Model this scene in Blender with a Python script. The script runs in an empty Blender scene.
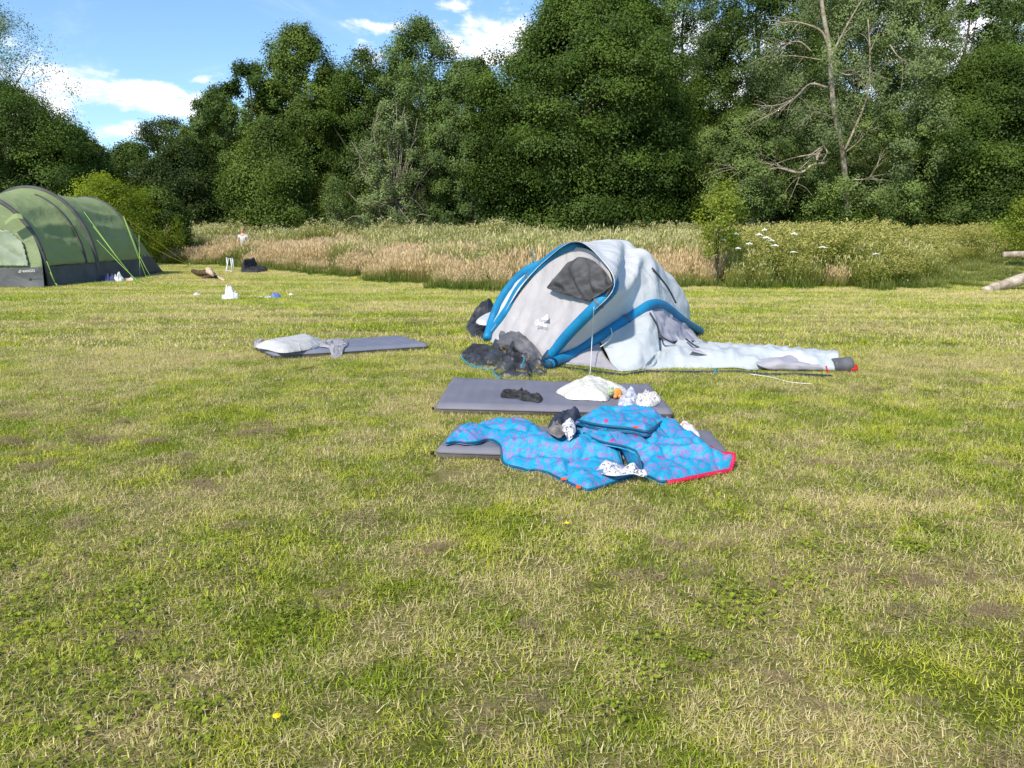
import bpy, math, random
import numpy as np
from mathutils import Vector, noise, Matrix
from mathutils.geometry import delaunay_2d_cdt
R = math.radians
PI = math.pi
random.seed(7)
sc = bpy.context.scene
COL = sc.collection

# ------------------------------------------------------------------ camera
F = 769.0; CH = 1.55; HOR = 222.0
PITCH = math.atan((384 - HOR) / F)
cam_d = bpy.data.cameras.new('camera'); cam = bpy.data.objects.new('camera', cam_d); COL.objects.link(cam)
cam_d.sensor_width = 36; cam_d.lens = F / 1024 * 36; cam_d.clip_start = 0.05; cam_d.clip_end = 3000
cam.location = (0, 0, CH); cam.rotation_euler = (PI / 2 - PITCH, 0, 0)
sc.camera = cam
CP, SP = math.cos(PITCH), math.sin(PITCH)
def ray(u, v):
    dy = 384 - v
    return Vector((u - 512, F * CP + dy * SP, -F * SP + dy * CP))
def at(u, v, Y):
    d = ray(u, v); return Vector((0, 0, CH)) + d * (Y / d.y)
def atc(u, v, Y, z=.012):
    p = at(u, v, Y); p.z = max(p.z, z); return p
def G(u, v, z=0.0):
    d = ray(u, v); return Vector((0, 0, CH)) + d * ((z - CH) / d.z)
def onpl(u, v, P0, n, off=0):
    d = ray(u, v); o = Vector((0, 0, CH))
    return o + d * (((P0 - o).dot(n) + off) / d.dot(n))

# ------------------------------------------------------------------ render / world
c = sc.cycles
c.max_bounces = 7; c.diffuse_bounces = 3; c.glossy_bounces = 2; c.transmission_bounces = 4; c.transparent_max_bounces = 6
c.caustics_reflective = False; c.caustics_refractive = False
vs = sc.view_settings
vs.view_transform = 'Standard'; vs.look = 'None'; vs.gamma = 1; vs.exposure = 0.64; vs.use_curve_mapping = False

SUN_AZ = R(-150)      # clockwise from +Y
SUN_EL = R(43)
sd = Vector((math.sin(SUN_AZ) * math.cos(SUN_EL), math.cos(SUN_AZ) * math.cos(SUN_EL), math.sin(SUN_EL)))
sl = bpy.data.lights.new('sun', 'SUN'); sl.energy = 3.3; sl.angle = R(2.5); sl.color = (1, .90, .74)
so = bpy.data.objects.new('sun', sl); COL.objects.link(so)
so.rotation_euler = sd.to_track_quat('Z', 'Y').to_euler()

class NT:
    def __init__(s, tree): s.t = tree; s.n = tree.nodes; s.l = tree.links
    def node(s, typ, **kw):
        n = s.n.new(typ)
        ins = kw.pop('ins', {})
        for k, v in kw.items(): setattr(n, k, v)
        for k, v in ins.items():
            if hasattr(v, 'is_output') or isinstance(v, bpy.types.NodeSocket): s.l.new(v, n.inputs[k])
            else: n.inputs[k].default_value = v
        return n
    def math(s, op, a, b=0.0, c_=None, clamp=False):
        ins = {0: a, 1: b}
        if c_ is not None: ins[2] = c_
        return s.node('ShaderNodeMath', operation=op, use_clamp=clamp, ins=ins).outputs[0]
    def noise(s, vec, scale, detail=3, rough=.55, dist=0):
        return s.node('ShaderNodeTexNoise', ins={'Vector': vec, 'Scale': scale, 'Detail': detail, 'Roughness': rough, 'Distortion': dist}).outputs[0]
    def mix(s, f, a, b, blend='MIX'):
        n = s.node('ShaderNodeMix', data_type='RGBA', blend_type=blend)
        for i, v in ((0, f), (6, a), (7, b)):
            if isinstance(v, bpy.types.NodeSocket): s.l.new(v, n.inputs[i])
            else: n.inputs[i].default_value = (v if i == 0 else (*v, 1) if len(v) == 3 else v)
        return n.outputs[2]
    def ss(s, v, a, b):
        return s.node('ShaderNodeMapRange', interpolation_type='SMOOTHSTEP', ins={'Value': v, 'From Min': a, 'From Max': b}).outputs[0]
    def ramp(s, f, stops):
        r = s.node('ShaderNodeValToRGB', ins={0: f})
        e = r.color_ramp.elements
        while len(e) < len(stops): e.new(.5)
        for el, (p, col) in zip(e, stops): el.position = p; el.color = (*col, 1)
        return r.outputs[0]

world = bpy.data.worlds.new('World'); sc.world = world; world.use_nodes = True
W = NT(world.node_tree); W.n.clear()
sky = W.node('ShaderNodeTexSky', sky_type='NISHITA', sun_disc=False, sun_elevation=SUN_EL, sun_rotation=SUN_AZ % (2 * PI), altitude=50, air_density=1.0, dust_density=.6, ozone_density=1.6)
tc = W.node('ShaderNodeTexCoord')
sep = W.node('ShaderNodeSeparateXYZ', ins={0: tc.outputs['Generated']})
az = W.math('ARCTAN2', sep.outputs[0], sep.outputs[1]); el = W.math('ARCSINE', sep.outputs[2])
cv = W.node('ShaderNodeCombineXYZ', ins={0: az, 1: W.math('MULTIPLY', el, 2.2), 2: 0.0}).outputs[0]
n1 = W.noise(cv, 16, 7, .6, .3); n2 = W.noise(cv, 48, 5, .65)
nn = W.math('ADD', W.math('MULTIPLY', n1, .75), W.math('MULTIPLY', n2, .25))
clouds = None
def dirang(u, v):
    d = ray(u, v).normalized(); return math.atan2(d.x, d.y), math.asin(d.z)
# (u, v, half width px, half height px, softness)
for (u, v, hw, hh, st) in [(130, 94, 62, 14, 1), (85, 88, 40, 16, 1), (165, 103, 52, 10, .9), (200, 80, 20, 5, .8), (125, 131, 40, 8, .9), (20, 110, 60, 18, .9), (378, 26, 34, 7, .8), (452, 5, 22, 7, .7), (366, 56, 16, 10, .8),
                           (492, 40, 36, 26, 1.2), (455, 48, 28, 16, 1), (330, 120, 100, 16, .8), (-150, 90, 120, 40, 1), (700, 90, 160, 70, 1), (950, 40, 130, 60, 1), (650, 40, 40, 40, 1), (-320, 40, 130, 60, .9), (1250, 30, 130, 60, .9)]:
    a0, e0 = dirang(u, v)
    dx = W.math('DIVIDE', W.math('SUBTRACT', az, a0), hw / F * .97); dz = W.math('DIVIDE', W.math('SUBTRACT', el, e0), hh / F)
    r2 = W.math('SQRT', W.math('ADD', W.math('MULTIPLY', dx, dx), W.math('MULTIPLY', dz, dz)))
    m = W.math('MULTIPLY', W.math('SUBTRACT', 1.45, r2), st)
    clouds = m if clouds is None else W.math('MAXIMUM', clouds, m)
bn = W.math('ADD', clouds, W.math('MULTIPLY', W.math('SUBTRACT', nn, .5), 4.4))
cm = W.ss(bn, .25, 1.15)
shade = W.ss(W.noise(cv, 22, 4, .6), .35, .65)
ccol = W.mix(shade, (5.6, 6.0, 6.8), (8.6, 8.4, 8.3))
hz = W.ss(el, .0, .30)
wisps = W.math('MULTIPLY', W.ss(W.noise(cv, 5, 6, .65, .6), .5, .8), .25)
skyc = W.mix(1.0, sky.outputs[0], (.80, .97, 1.14), 'MULTIPLY')
skyc = W.mix(wisps, skyc, (6.5, 7.2, 8.2))
out = W.mix(W.math('MULTIPLY', cm, .96), skyc, ccol)
bg = W.node('ShaderNodeBackground', ins={0: out, 1: .12})
W.node('ShaderNodeOutputWorld', ins={0: bg.outputs[0]})

# ------------------------------------------------------------------ object helpers
def tag(o, label=None, cat=None, group=None, kind=None):
    if label: o['label'] = label
    if cat: o['category'] = cat
    if group: o['group'] = group
    if kind: o['kind'] = kind
    return o
def empty(name, loc=(0, 0, 0), rz=0):
    o = bpy.data.objects.new(name, None); COL.objects.link(o); o.location = loc; o.rotation_euler = (0, 0, rz); o.empty_display_size = .1
    return o
def link(name, me, m=None, parent=None, coll=None):
    o = bpy.data.objects.new(name, me)
    (coll or COL).objects.link(o)
    if m: 
        for mm in (m if isinstance(m, (list, tuple)) else [m]): me.materials.append(mm)
    if parent:
        o.parent = parent
        o.matrix_parent_inverse = Matrix.LocRotScale(parent.location, parent.rotation_euler, None).inverted()
    return o
def mesh(name, V, Fc, smooth=True):
    me = bpy.data.meshes.new(name); me.from_pydata([tuple(v) for v in V], [], Fc); me.update()
    if smooth: me.shade_smooth()
    return me
def npmesh(name, co, quads, attrs=None, smooth=False):
    """co (N,3) float; quads (M,k) int"""
    me = bpy.data.meshes.new(name); N = len(co); M, K = quads.shape
    me.vertices.add(N); me.vertices.foreach_set('co', co.astype(np.float32).ravel())
    me.loops.add(M * K); me.loops.foreach_set('vertex_index', quads.astype(np.int32).ravel())
    me.polygons.add(M); me.polygons.foreach_set('loop_start', np.arange(0, M * K, K, dtype=np.int32))
    me.update(calc_edges=True)
    for k, (dom, arr) in (attrs or {}).items():
        a = me.attributes.new(k, 'FLOAT', dom); a.data.foreach_set('value', arr.astype(np.float32))
    if smooth: me.shade_smooth()
    return me
class MB:
    def __init__(s): s.V = []; s.F = []
    def add(s, V, Fc):
        b = len(s.V); s.V += [Vector(v) for v in V]; s.F += [tuple(i + b for i in f) for f in Fc]; return s
    def box(s, cx, cy, cz, x, y, z, M=None):
        vs_ = [Vector((cx + sx * x / 2, cy + sy * y / 2, cz + sz * z / 2)) for sz in (-1, 1) for sy in (-1, 1) for sx in (-1, 1)]
        if M: vs_ = [M @ v for v in vs_]
        return s.add(vs_, [(0, 2, 3, 1), (4, 5, 7, 6), (0, 1, 5, 4), (2, 6, 7, 3), (0, 4, 6, 2), (1, 3, 7, 5)])
    def tube(s, pts, rad, seg=8, flat=1.0):
        pts = [Vector(p) for p in pts]; n = len(pts)
        rad = rad if hasattr(rad, '__len__') else [rad] * n
        V = []; Fc = []; up = Vector((.02, .05, 1)).normalized(); prev = None
        for i, p in enumerate(pts):
            t = (pts[min(i + 1, n - 1)] - pts[max(i - 1, 0)]).normalized()
            if prev is None:
                a = t.cross(up) if abs(t.dot(up)) < .95 else t.cross(Vector((1, 0, 0)))
            else:
                a = prev - t * prev.dot(t)
            a.normalize(); prev = a; b = t.cross(a)
            for k in range(seg):
                th = 2 * PI * k / seg
                V.append(p + (a * math.cos(th) + b * math.sin(th) * flat) * rad[i])
        for i in range(n - 1):
            for k in range(seg):
                k2 = (k + 1) % seg
                Fc.append((i * seg + k, i * seg + k2, (i + 1) * seg + k2, (i + 1) * seg + k))
        V.append(pts[0]); V.append(pts[-1])
        for k in range(seg):
            k2 = (k + 1) % seg
            Fc.append((n * seg, k2, k)); Fc.append((n * seg + 1, (n - 1) * seg + k, (n - 1) * seg + k2))
        return s.add(V, Fc)
    def ball(s, ctr, r, seg=14, rings=9, sc_=(1, 1, 1), M=None, nz=0):
        V = []; Fc = []; ctr = Vector(ctr)
        for i in range(rings + 1):
            ph = PI * i / rings
            for k in range(seg):
                th = 2 * PI * k / seg
                d = Vector((math.sin(ph) * math.cos(th) * sc_[0], math.sin(ph) * math.sin(th) * sc_[1], math.cos(ph) * sc_[2]))
                if M: d = M @ d
                q = 1 + (nz * noise.noise(d * 3 + ctr * 7) if nz else 0)
                V.append(ctr + d * r * q)
        for i in range(rings):
            for k in range(seg):
                k2 = (k + 1) % seg
                Fc.append((i * seg + k, (i + 1) * seg + k, (i + 1) * seg + k2, i * seg + k2))
        return s.add(V, Fc)
    def build(s, name, m, parent=None, smooth=True):
        return link(name, mesh(name, s.V, s.F, smooth), m, parent)
def cr(pts, n, closed=False):
    """Catmull-Rom through pts, n samples per arc length"""
    P = [Vector(p) for p in pts]; N = len(P); out = []
    segs = N if closed else N - 1
    for i in range(segs):
        if closed: p0, p1, p2, p3 = P[i - 1], P[i], P[(i + 1) % N], P[(i + 2) % N]
        else:
            p1, p2 = P[i], P[i + 1]; p0 = P[i - 1] if i else p1 * 2 - p2; p3 = P[i + 2] if i + 2 < N else p2 * 2 - p1
        for k in range(12):
            t = k / 12
            out.append(.5 * ((2 * p1) + (p2 - p0) * t + (2 * p0 - 5 * p1 + 4 * p2 - p3) * t * t + (3 * p1 - p0 - 3 * p2 + p3) * t ** 3))
    out.append(P[0].copy() if closed else P[-1].copy())
    L = [0]
    for a, b in zip(out, out[1:]): L.append(L[-1] + (b - a).length)
    res = []; j = 0
    for i in range(n):
        s_ = L[-1] * (i / n if closed else i / (n - 1))
        while j < len(L) - 2 and L[j + 1] < s_: j += 1
        d = L[j + 1] - L[j]
        res.append(out[j].lerp(out[j + 1], (s_ - L[j]) / d if d > 0 else 0))
    return res
def loft(curves, nu, nv, disp=None):
    """curves: list of control curves; returns V, F of nu x nv grid smoothed both ways"""
    rows = [cr(cu, nu) for cu in curves]
    cols = [cr([r[i] for r in rows], nv) for i in range(nu)]
    V = [cols[i][j] for i in range(nu) for j in range(nv)]
    Fc = [(i * nv + j, i * nv + j + 1, (i + 1) * nv + j + 1, (i + 1) * nv + j) for i in range(nu - 1) for j in range(nv - 1)]
    if disp:
        N = []
        for i in range(nu):
            for j in range(nv):
                a = cols[min(i + 1, nu - 1)][j] - cols[max(i - 1, 0)][j]; b = cols[i][min(j + 1, nv - 1)] - cols[i][max(j - 1, 0)]
                n = a.cross(b); N.append(n.normalized() if n.length > 0 else Vector((0, 0, 1)))
        V = [v + N[k] * disp(v, (k // nv) / (nu - 1), (k % nv) / (nv - 1)) for k, v in enumerate(V)]
    return V, Fc
def cloth(name, curves, nu, nv, m, parent, disp=None, thick=.004):
    V, Fc = loft(curves, nu, nv, disp)
    o = link(name, mesh(name, V, Fc), m, parent)
    md = o.modifiers.new('thick', 'SOLIDIFY'); md.thickness = thick; md.offset = 0
    return o
def ridg(v, s, seed=0):
    return 1 - abs(noise.noise(Vector((v.x * s + seed, v.y * s - seed, v.z * s + seed * .3)))) * 2

def inset_dist(P, poly):
    """signed distance (positive inside) of points P (N,2) to polygon poly (M,2)"""
    A = poly; B = np.roll(poly, -1, 0); d = np.full(len(P), 1e9); ins = np.zeros(len(P), bool)
    for a, b in zip(A, B):
        ab = b - a; L2 = (ab ** 2).sum() + 1e-12
        t = np.clip(((P - a) @ ab) / L2, 0, 1)
        d = np.minimum(d, np.hypot(*(P - (a + t[:, None] * ab)).T))
        cond = ((a[1] > P[:, 1]) != (b[1] > P[:, 1]))
        xi = (b[0] - a[0]) * (P[:, 1] - a[1]) / (b[1] - a[1] + 1e-15) + a[0]
        ins ^= cond & (P[:, 0] < xi)
    return np.where(ins, d, -d)

SUPPORTS = []   # (polygon xy, height, falloff)
def support(P, use):
    h = np.zeros(len(P))
    for k in use:
        poly, H, fo = SUPPORTS[k]
        d = inset_dist(P, poly)
        t = np.clip((d + fo) / (fo), 0, 1); t = t * t * (3 - 2 * t)
        h = np.maximum(h, H * t)
    return h

def drape(name, outline, T, m, parent=None, edge=.06, res=.015, base=.004, use=(), lump=None, thin=.004, closed_smooth=True, nsm=None, store=None):
    """puffy or crumpled cloth: outline = world points; returns object"""
    pts = cr([Vector((p.x, p.y, 0)) for p in outline], nsm or max(24, len(outline) * 6), closed=True) if closed_smooth else [Vector((p.x, p.y, 0)) for p in outline]
    poly = np.array([(p.x, p.y) for p in pts])
    mn, mx = poly.min(0), poly.max(0)
    gx = np.arange(mn[0], mx[0], res); gy = np.arange(mn[1], mx[1], res * .866)
    X, Y = np.meshgrid(gx, gy); X = X + (np.arange(len(gy)) % 2)[:, None] * res / 2
    Q = np.stack([X.ravel(), Y.ravel()], 1); d = inset_dist(Q, poly); Q = Q[d > res * .45]
    nb = len(poly)
    r = delaunay_2d_cdt([Vector(p) for p in poly.tolist()] + [Vector(p) for p in Q.tolist()], [], [list(range(nb))], 1, 1e-6)
    V2 = np.array([(v.x, v.y) for v in r[0]]); Fc = [tuple(f) for f in r[2]]
    D = np.maximum(inset_dist(V2, poly), 0)
    s = support(V2, use) + base
    k = np.clip(D / edge, 0, 1); prof = np.sqrt(np.clip(1 - (1 - k) ** 2, 0, 1)) * (.55 + .45 * k)
    L = np.array([lump(x, y, dd) if lump else 0 for (x, y), dd in zip(V2.tolist(), D.tolist())])
    top = s + prof * (T + L) + thin * .5
    top = np.maximum(top, s + thin * .5)
    bot = s
    onb = D < 1e-5
    n = len(V2)
    V = [(V2[i, 0], V2[i, 1], top[i]) for i in range(n)] + [(V2[i, 0], V2[i, 1], bot[i]) for i in range(n)]
    # orient
    FF = []
    for f in Fc:
        a, b, c_ = (V2[j] for j in f[:3]); ccw = (b[0] - a[0]) * (c_[1] - a[1]) - (b[1] - a[1]) * (c_[0] - a[0]) > 0
        f = f if ccw else f[::-1]
        FF.append(f); FF.append(tuple(j + n for j in f[::-1]))
    # rim
    idx = {}
    ring = [i for i in range(n) if onb[i]]
    from collections import Counter
    ec = Counter()
    for f in FF[::2]:
        for a, b in zip(f, f[1:] + f[:1]): ec[(a, b)] += 1
    for (a, b) in list(ec):
        if (b, a) not in ec: FF.append((b, a, a + n, b + n))
    me = mesh(name, V, FF); o = link(name, me, m, parent)
    if store is not None: store['poly'] = poly; store['z'] = {}
    o['_edge_z'] = 0
    del o['_edge_z']
    drape.last = (poly, lambda P: support(P, use) + base)
    return o

# ------------------------------------------------------------------ materials
def pmat(name, col, rough=.7, col2=None, scale=8, detail=3, bump=0, bscale=30, spec=.3, lo=.35, hi=.65, sheen=0, coords='Object', trans=0, crease=0, cscale=3.5):
    m = bpy.data.materials.new(name); m.use_nodes = True; T = NT(m.node_tree); T.n.clear()
    co = T.node('ShaderNodeTexCoord').outputs[coords]
    b = T.node('ShaderNodeBsdfPrincipled', ins={'Roughness': rough, 'Specular IOR Level': spec})
    if col2: T.l.new(T.mix(T.ss(T.noise(co, scale, detail), lo, hi), col, col2), b.inputs['Base Color'])
    else: b.inputs['Base Color'].default_value = (*col, 1)
    if sheen: b.inputs['Sheen Weight'].default_value = sheen
    if bump:
        bn_ = T.node('ShaderNodeBump', ins={'Height': T.noise(co, bscale, 4, .6), 'Strength': bump, 'Distance': .01})
        T.l.new(bn_.outputs[0], b.inputs['Normal'])
    if crease:
        w1 = T.node('ShaderNodeVectorMath', operation='ADD', ins={0: co, 1: T.node('ShaderNodeVectorMath', operation='SCALE', ins={0: T.node('ShaderNodeTexNoise', ins={'Vector': co, 'Scale': cscale * .8, 'Detail': 3.0}).outputs[1], 'Scale': .22}).outputs[0]}).outputs[0]
        hs_ = []
        for k_, am in ((1, 1.0), (2.3, .5), (5.1, .22)):
            n_ = T.noise(w1, cscale * k_, 1, .4)
            rd = T.math('SUBTRACT', 1.0, T.math('MINIMUM', T.math('MULTIPLY', T.math('ABSOLUTE', T.math('SUBTRACT', n_, .5)), 9.0), 1.0))
            hs_.append(T.math('MULTIPLY', rd, am))
        h_ = T.math('ADD', T.math('ADD', hs_[0], hs_[1]), hs_[2])
        cb = T.node('ShaderNodeBump', ins={'Height': h_, 'Strength': min(1, crease), 'Distance': .007})
        if bump: T.l.new(bn_.outputs[0], cb.inputs['Normal'])
        T.l.new(cb.outputs[0], b.inputs['Normal'])
    o = b.outputs[0]
    if trans:
        tr = T.node('ShaderNodeBsdfTranslucent', ins={0: (*col, 1)})
        o = T.node('ShaderNodeMixShader', ins={0: trans, 1: b.outputs[0], 2: tr.outputs[0]}).outputs[0]
    T.node('ShaderNodeOutputMaterial', ins={0: o})
    return m

def leafmat(name, dark, light, trans=.24, yellow=None, nscale=.35):
    m = bpy.data.materials.new(name); m.use_nodes = True; T = NT(m.node_tree); T.n.clear()
    var = T.node('ShaderNodeAttribute', attribute_name='var').outputs['Fac']
    geo = T.node('ShaderNodeNewGeometry').outputs['Position']
    n = T.noise(geo, nscale, 2)
    dark = tuple(x * 1.1 for x in dark); light = tuple(x * 1.72 for x in light)
    dark = (dark[0] * 1.08, dark[1] * 1.0, dark[2] * .9); light = (light[0] * 1.12, light[1] * 1.06, light[2] * .8)
    f = T.math('ADD', T.math('MULTIPLY', var, .75), T.math('MULTIPLY', T.math('SUBTRACT', n, .5), 1.3), clamp=True)
    colr = T.mix(f, dark, light)
    if yellow: colr = T.mix(T.ss(var, .93, .97), colr, yellow)
    d = T.node('ShaderNodeBsdfDiffuse', ins={0: colr})
    t = T.node('ShaderNodeBsdfTranslucent', ins={0: T.mix(1.0, colr, (1.3, 1.2, .45), 'MULTIPLY')})
    g = T.node('ShaderNodeBsdfGlossy', ins={0: (.8, .85, .8, 1), 'Roughness': .5})
    s1 = T.node('ShaderNodeMixShader', ins={0: trans, 1: d.outputs[0], 2: t.outputs[0]})
    s2 = T.node('ShaderNodeMixShader', ins={0: .015, 1: s1.outputs[0], 2: g.outputs[0]})
    T.node('ShaderNodeOutputMaterial', ins={0: s2.outputs[0]})
    return m
bark_dark = pmat('bark_dark', (.05, .038, .028), .95, (.11, .09, .07), 5, 5, .8, 12)
bark_grey = pmat('bark_grey', (.16, .13, .10), .95, (.32, .28, .22), 6, 5, .8, 14)
bark_pale = pmat('bark_pale', (.22, .18, .13), .9, (.42, .37, .29), 4, 5, .6, 14)
LM = {
 'oak': leafmat('leaf_oak', (.026, .055, .012), (.070, .118, .024)),
 'oak2': leafmat('leaf_oak_bright', (.026, .056, .011), (.075, .125, .024)),
 'mid': leafmat('leaf_mid', (.045, .080, .018), (.11, .165, .035)),
 'olive': leafmat('leaf_olive', (.048, .085, .028), (.105, .165, .055)),
 'grey': leafmat('leaf_grey', (.066, .098, .046), (.145, .20, .095)),
 'ash': leafmat('leaf_ash', (.066, .108, .036), (.15, .215, .07)),
 'lime': leafmat('leaf_lime', (.11, .165, .016), (.23, .30, .032), .45),
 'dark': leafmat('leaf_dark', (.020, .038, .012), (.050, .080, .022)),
 'fresh': leafmat('leaf_fresh', (.10, .145, .022), (.20, .26, .045), .42),
}
grey_twig = pmat('grey_twig', (.20, .17, .13), .9, (.34, .30, .24), 3)

# ------------------------------------------------------------------ lawn colour group
def dryness(T, geo):
    """0 lush .. 1 straw"""
    p = T.node('ShaderNodeSeparateXYZ', ins={0: geo})
    a = T.noise(geo, 1.5, 7, .70, .5)
    b = T.noise(geo, .28, 3, .5)
    w = T.node('ShaderNodeCombineXYZ', ins={0: T.math('MULTIPLY', p.outputs[0], .22), 1: p.outputs[1], 2: 0.0}).outputs[0]
    c_ = T.noise(w, 1.5, 4, .6, .3)
    far = T.ss(p.outputs[1], 6, 12)
    near = T.math('ADD', T.math('MULTIPLY', a, .62), T.math('MULTIPLY', b, .38))
    farv = T.math('ADD', T.math('MULTIPLY', c_, .65), T.math('MULTIPLY', b, .35))
    mixv = T.math('ADD', T.math('MULTIPLY', near, T.math('SUBTRACT', 1.0, far)), T.math('MULTIPLY', farv, far))
    return mixv
def lawnmat(name, ground=False, dry=False):
    m = bpy.data.materials.new(name); m.use_nodes = True; T = NT(m.node_tree); T.n.clear()
    geo = T.node('ShaderNodeNewGeometry').outputs['Position']
    dv = dryness(T, geo)
    p = T.node('ShaderNodeSeparateXYZ', ins={0: geo})
    far = T.ss(p.outputs[1], 5, 13)
    if ground:
        fine = T.ss(T.noise(geo, 75, 4, .75), .3, .7); med = T.noise(geo, 14, 4, .65)
        lush = T.mix(fine, (.09, .105, .02), (.30, .35, .055))
        straw = T.mix(fine, (.24, .19, .085), (.70, .59, .26))
        f = T.ss(T.math('ADD', dv, T.math('MULTIPLY', T.math('SUBTRACT', med, .5), .35)), .40, .60)
        colr = T.mix(f, lush, straw)
        farc = T.mix(T.ss(T.math('ADD', dv, T.math('MULTIPLY', T.math('SUBTRACT', med, .5), .25)), .43, .60), (.33, .41, .06), (.72, .60, .24))
        colr = T.mix(T.ss(p.outputs[1], 9, 18), colr, farc)
        b = T.node('ShaderNodeBsdfDiffuse', ins={0: colr})
        bp = T.node('ShaderNodeBump', ins={'Height': T.math('ADD', fine, T.math('MULTIPLY', med, .8)), 'Strength': .9, 'Distance': .02})
        T.l.new(bp.outputs[0], b.inputs['Normal'])
        T.node('ShaderNodeOutputMaterial', ins={0: b.outputs[0]})
        return m
    var = T.node('ShaderNodeAttribute', attribute_name='var').outputs['Fac']
    oi = T.node('ShaderNodeObjectInfo').outputs['Random']
    tt = T.node('ShaderNodeAttribute', attribute_name='t').outputs['Fac']
    hue = T.noise(geo, 1.9, 3, .6)
    g1 = T.mix(T.ss(hue, .4, .62), (.38, .48, .045), (.66, .70, .09))
    g2 = T.mix(T.math('FRACT', T.math('MULTIPLY', var, 17.3)), (.42, .48, .45), (1.35, 1.3, 1.0), )
    green = T.mix(1.0, g1, g2, 'MULTIPLY')
    s1 = T.mix(T.math('FRACT', T.math('MULTIPLY', var, 31.7)), (.60, .49, .22), (.95, .84, .45))
    if dry:
        colr = T.mix(T.math('FRACT', T.math('MULTIPLY', var, 31.7)), (.24, .175, .10), (.60, .48, .28))
    else:
        thr = T.math('ADD', T.ss(dv, .38, .62), T.math('MULTIPLY', T.math('SUBTRACT', T.noise(geo, 6, 4, .65), .5), 1.5))
        f = T.ss(T.math('SUBTRACT', T.math('ADD', T.math('MULTIPLY', thr, .78), .08), var), -.06, .06)
        colr = T.mix(f, green, s1)
    d = T.node('ShaderNodeBsdfDiffuse', ins={0: colr})
    t = T.node('ShaderNodeBsdfTranslucent', ins={0: colr})
    s = T.node('ShaderNodeMixShader', ins={0: .4, 1: d.outputs[0], 2: t.outputs[0]})
    g = T.node('ShaderNodeBsdfGlossy', ins={0: (.9, .9, .9, 1), 'Roughness': .45})
    s = T.node('ShaderNodeMixShader', ins={0: .02, 1: s.outputs[0], 2: g.outputs[0]})
    T.node('ShaderNodeOutputMaterial', ins={0: s.outputs[0]})
    return m
lawn_ground = lawnmat('lawn_soil', True); lawn_blade = lawnmat('lawn_blade'); thatch_mat = lawnmat('dead_thatch', dry=True)

# ground sheet
def ground():
    xs = np.concatenate([np.linspace(-900, -40, 14), np.linspace(-36, 36, 200), np.linspace(40, 900, 14)])
    ys = np.concatenate([np.linspace(-300, -12, 8), np.linspace(-10, 50, 180), np.linspace(55, 1500, 20)])
    X, Y = np.meshgrid(xs, ys); Z = np.zeros_like(X)
    V = np.stack([X, Y, Z], -1).reshape(-1, 3); nx = len(xs)
    i = (np.arange(len(ys) - 1)[:, None] * nx + np.arange(nx - 1)[None]).ravel()
    o = link('ground', npmesh('ground', V, np.stack([i, i + 1, i + nx + 1, i + nx], 1), smooth=True), lawn_ground)
    tag(o, 'mown campsite lawn of green and straw coloured grass', None, kind='structure')
ground()

# ------------------------------------------------------------------ instanced grasses
def blades(rg, n, sx, sy, hmin, hmax, wid, lean, flatfrac=.2, seg=2, circ=False):
    x = (rg.random(n) - .5) * sx; y = (rg.random(n) - .5) * sy
    h = hmin + (hmax - hmin) * rg.random(n) ** 1.3
    th = rg.random(n) * 2 * PI; ln = np.abs(rg.normal(0, lean, n)); fl = rg.random(n) < flatfrac
    ln = np.where(fl, 1.15 + .3 * rg.random(n), ln)
    dx, dy = np.cos(th), np.sin(th); px, py = -dy, dx
    ph = rg.random(n) * 2 * PI; px, py = np.cos(ph), np.sin(ph)
    w = wid * (.6 + .8 * rg.random(n)); var = rg.random(n)
    curl = rg.random(n) * .7
    lev = []; s = np.linspace(0, 1, seg + 1)
    X = x.copy(); Y = y.copy(); Z = np.where(fl, .004 + .012 * rg.random(n), 0); px0, py0 = px, py
    for i, t in enumerate(s):
        if i:
            a = np.clip(ln + curl * (t - .3), 0, 1.5); st = h / seg
            X = X + np.sin(a) * dx * st; Y = Y + np.sin(a) * dy * st; Z = Z + np.cos(a) * st
        ww = w * (1 - t ** 2 * .92) / 2
        lev.append((np.stack([X - px * ww, Y - py * ww, Z], 1), np.stack([X + px * ww, Y + py * ww, Z], 1), np.full(n, t)))
    co = np.concatenate([q for l in lev for q in (l[0], l[1])]); tv = np.concatenate([q for l in lev for q in (l[2], l[2])])
    idx = np.arange(n); Q = []
    for i in range(seg): Q.append(np.stack([idx + 2 * i * n, idx + (2 * i + 1) * n, idx + (2 * i + 3) * n, idx + (2 * i + 2) * n], 1))
    return co, np.concatenate(Q), tv, np.tile(var, 2 * (seg + 1)), (X, Y, Z, var)
def cat(parts):
    co = []; Q = []; tv = []; vv = []; hd = []; b = 0
    for (c_, q, t, v, h) in parts:
        co.append(c_); Q.append(q + b); tv.append(t); vv.append(v); hd.append(np.full(len(c_), h)); b += len(c_)
    return np.concatenate(co), np.concatenate(Q), {'t': ('POINT', np.concatenate(tv)), 'var': ('POINT', np.concatenate(vv)), 'hd': ('POINT', np.concatenate(hd))}
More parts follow.
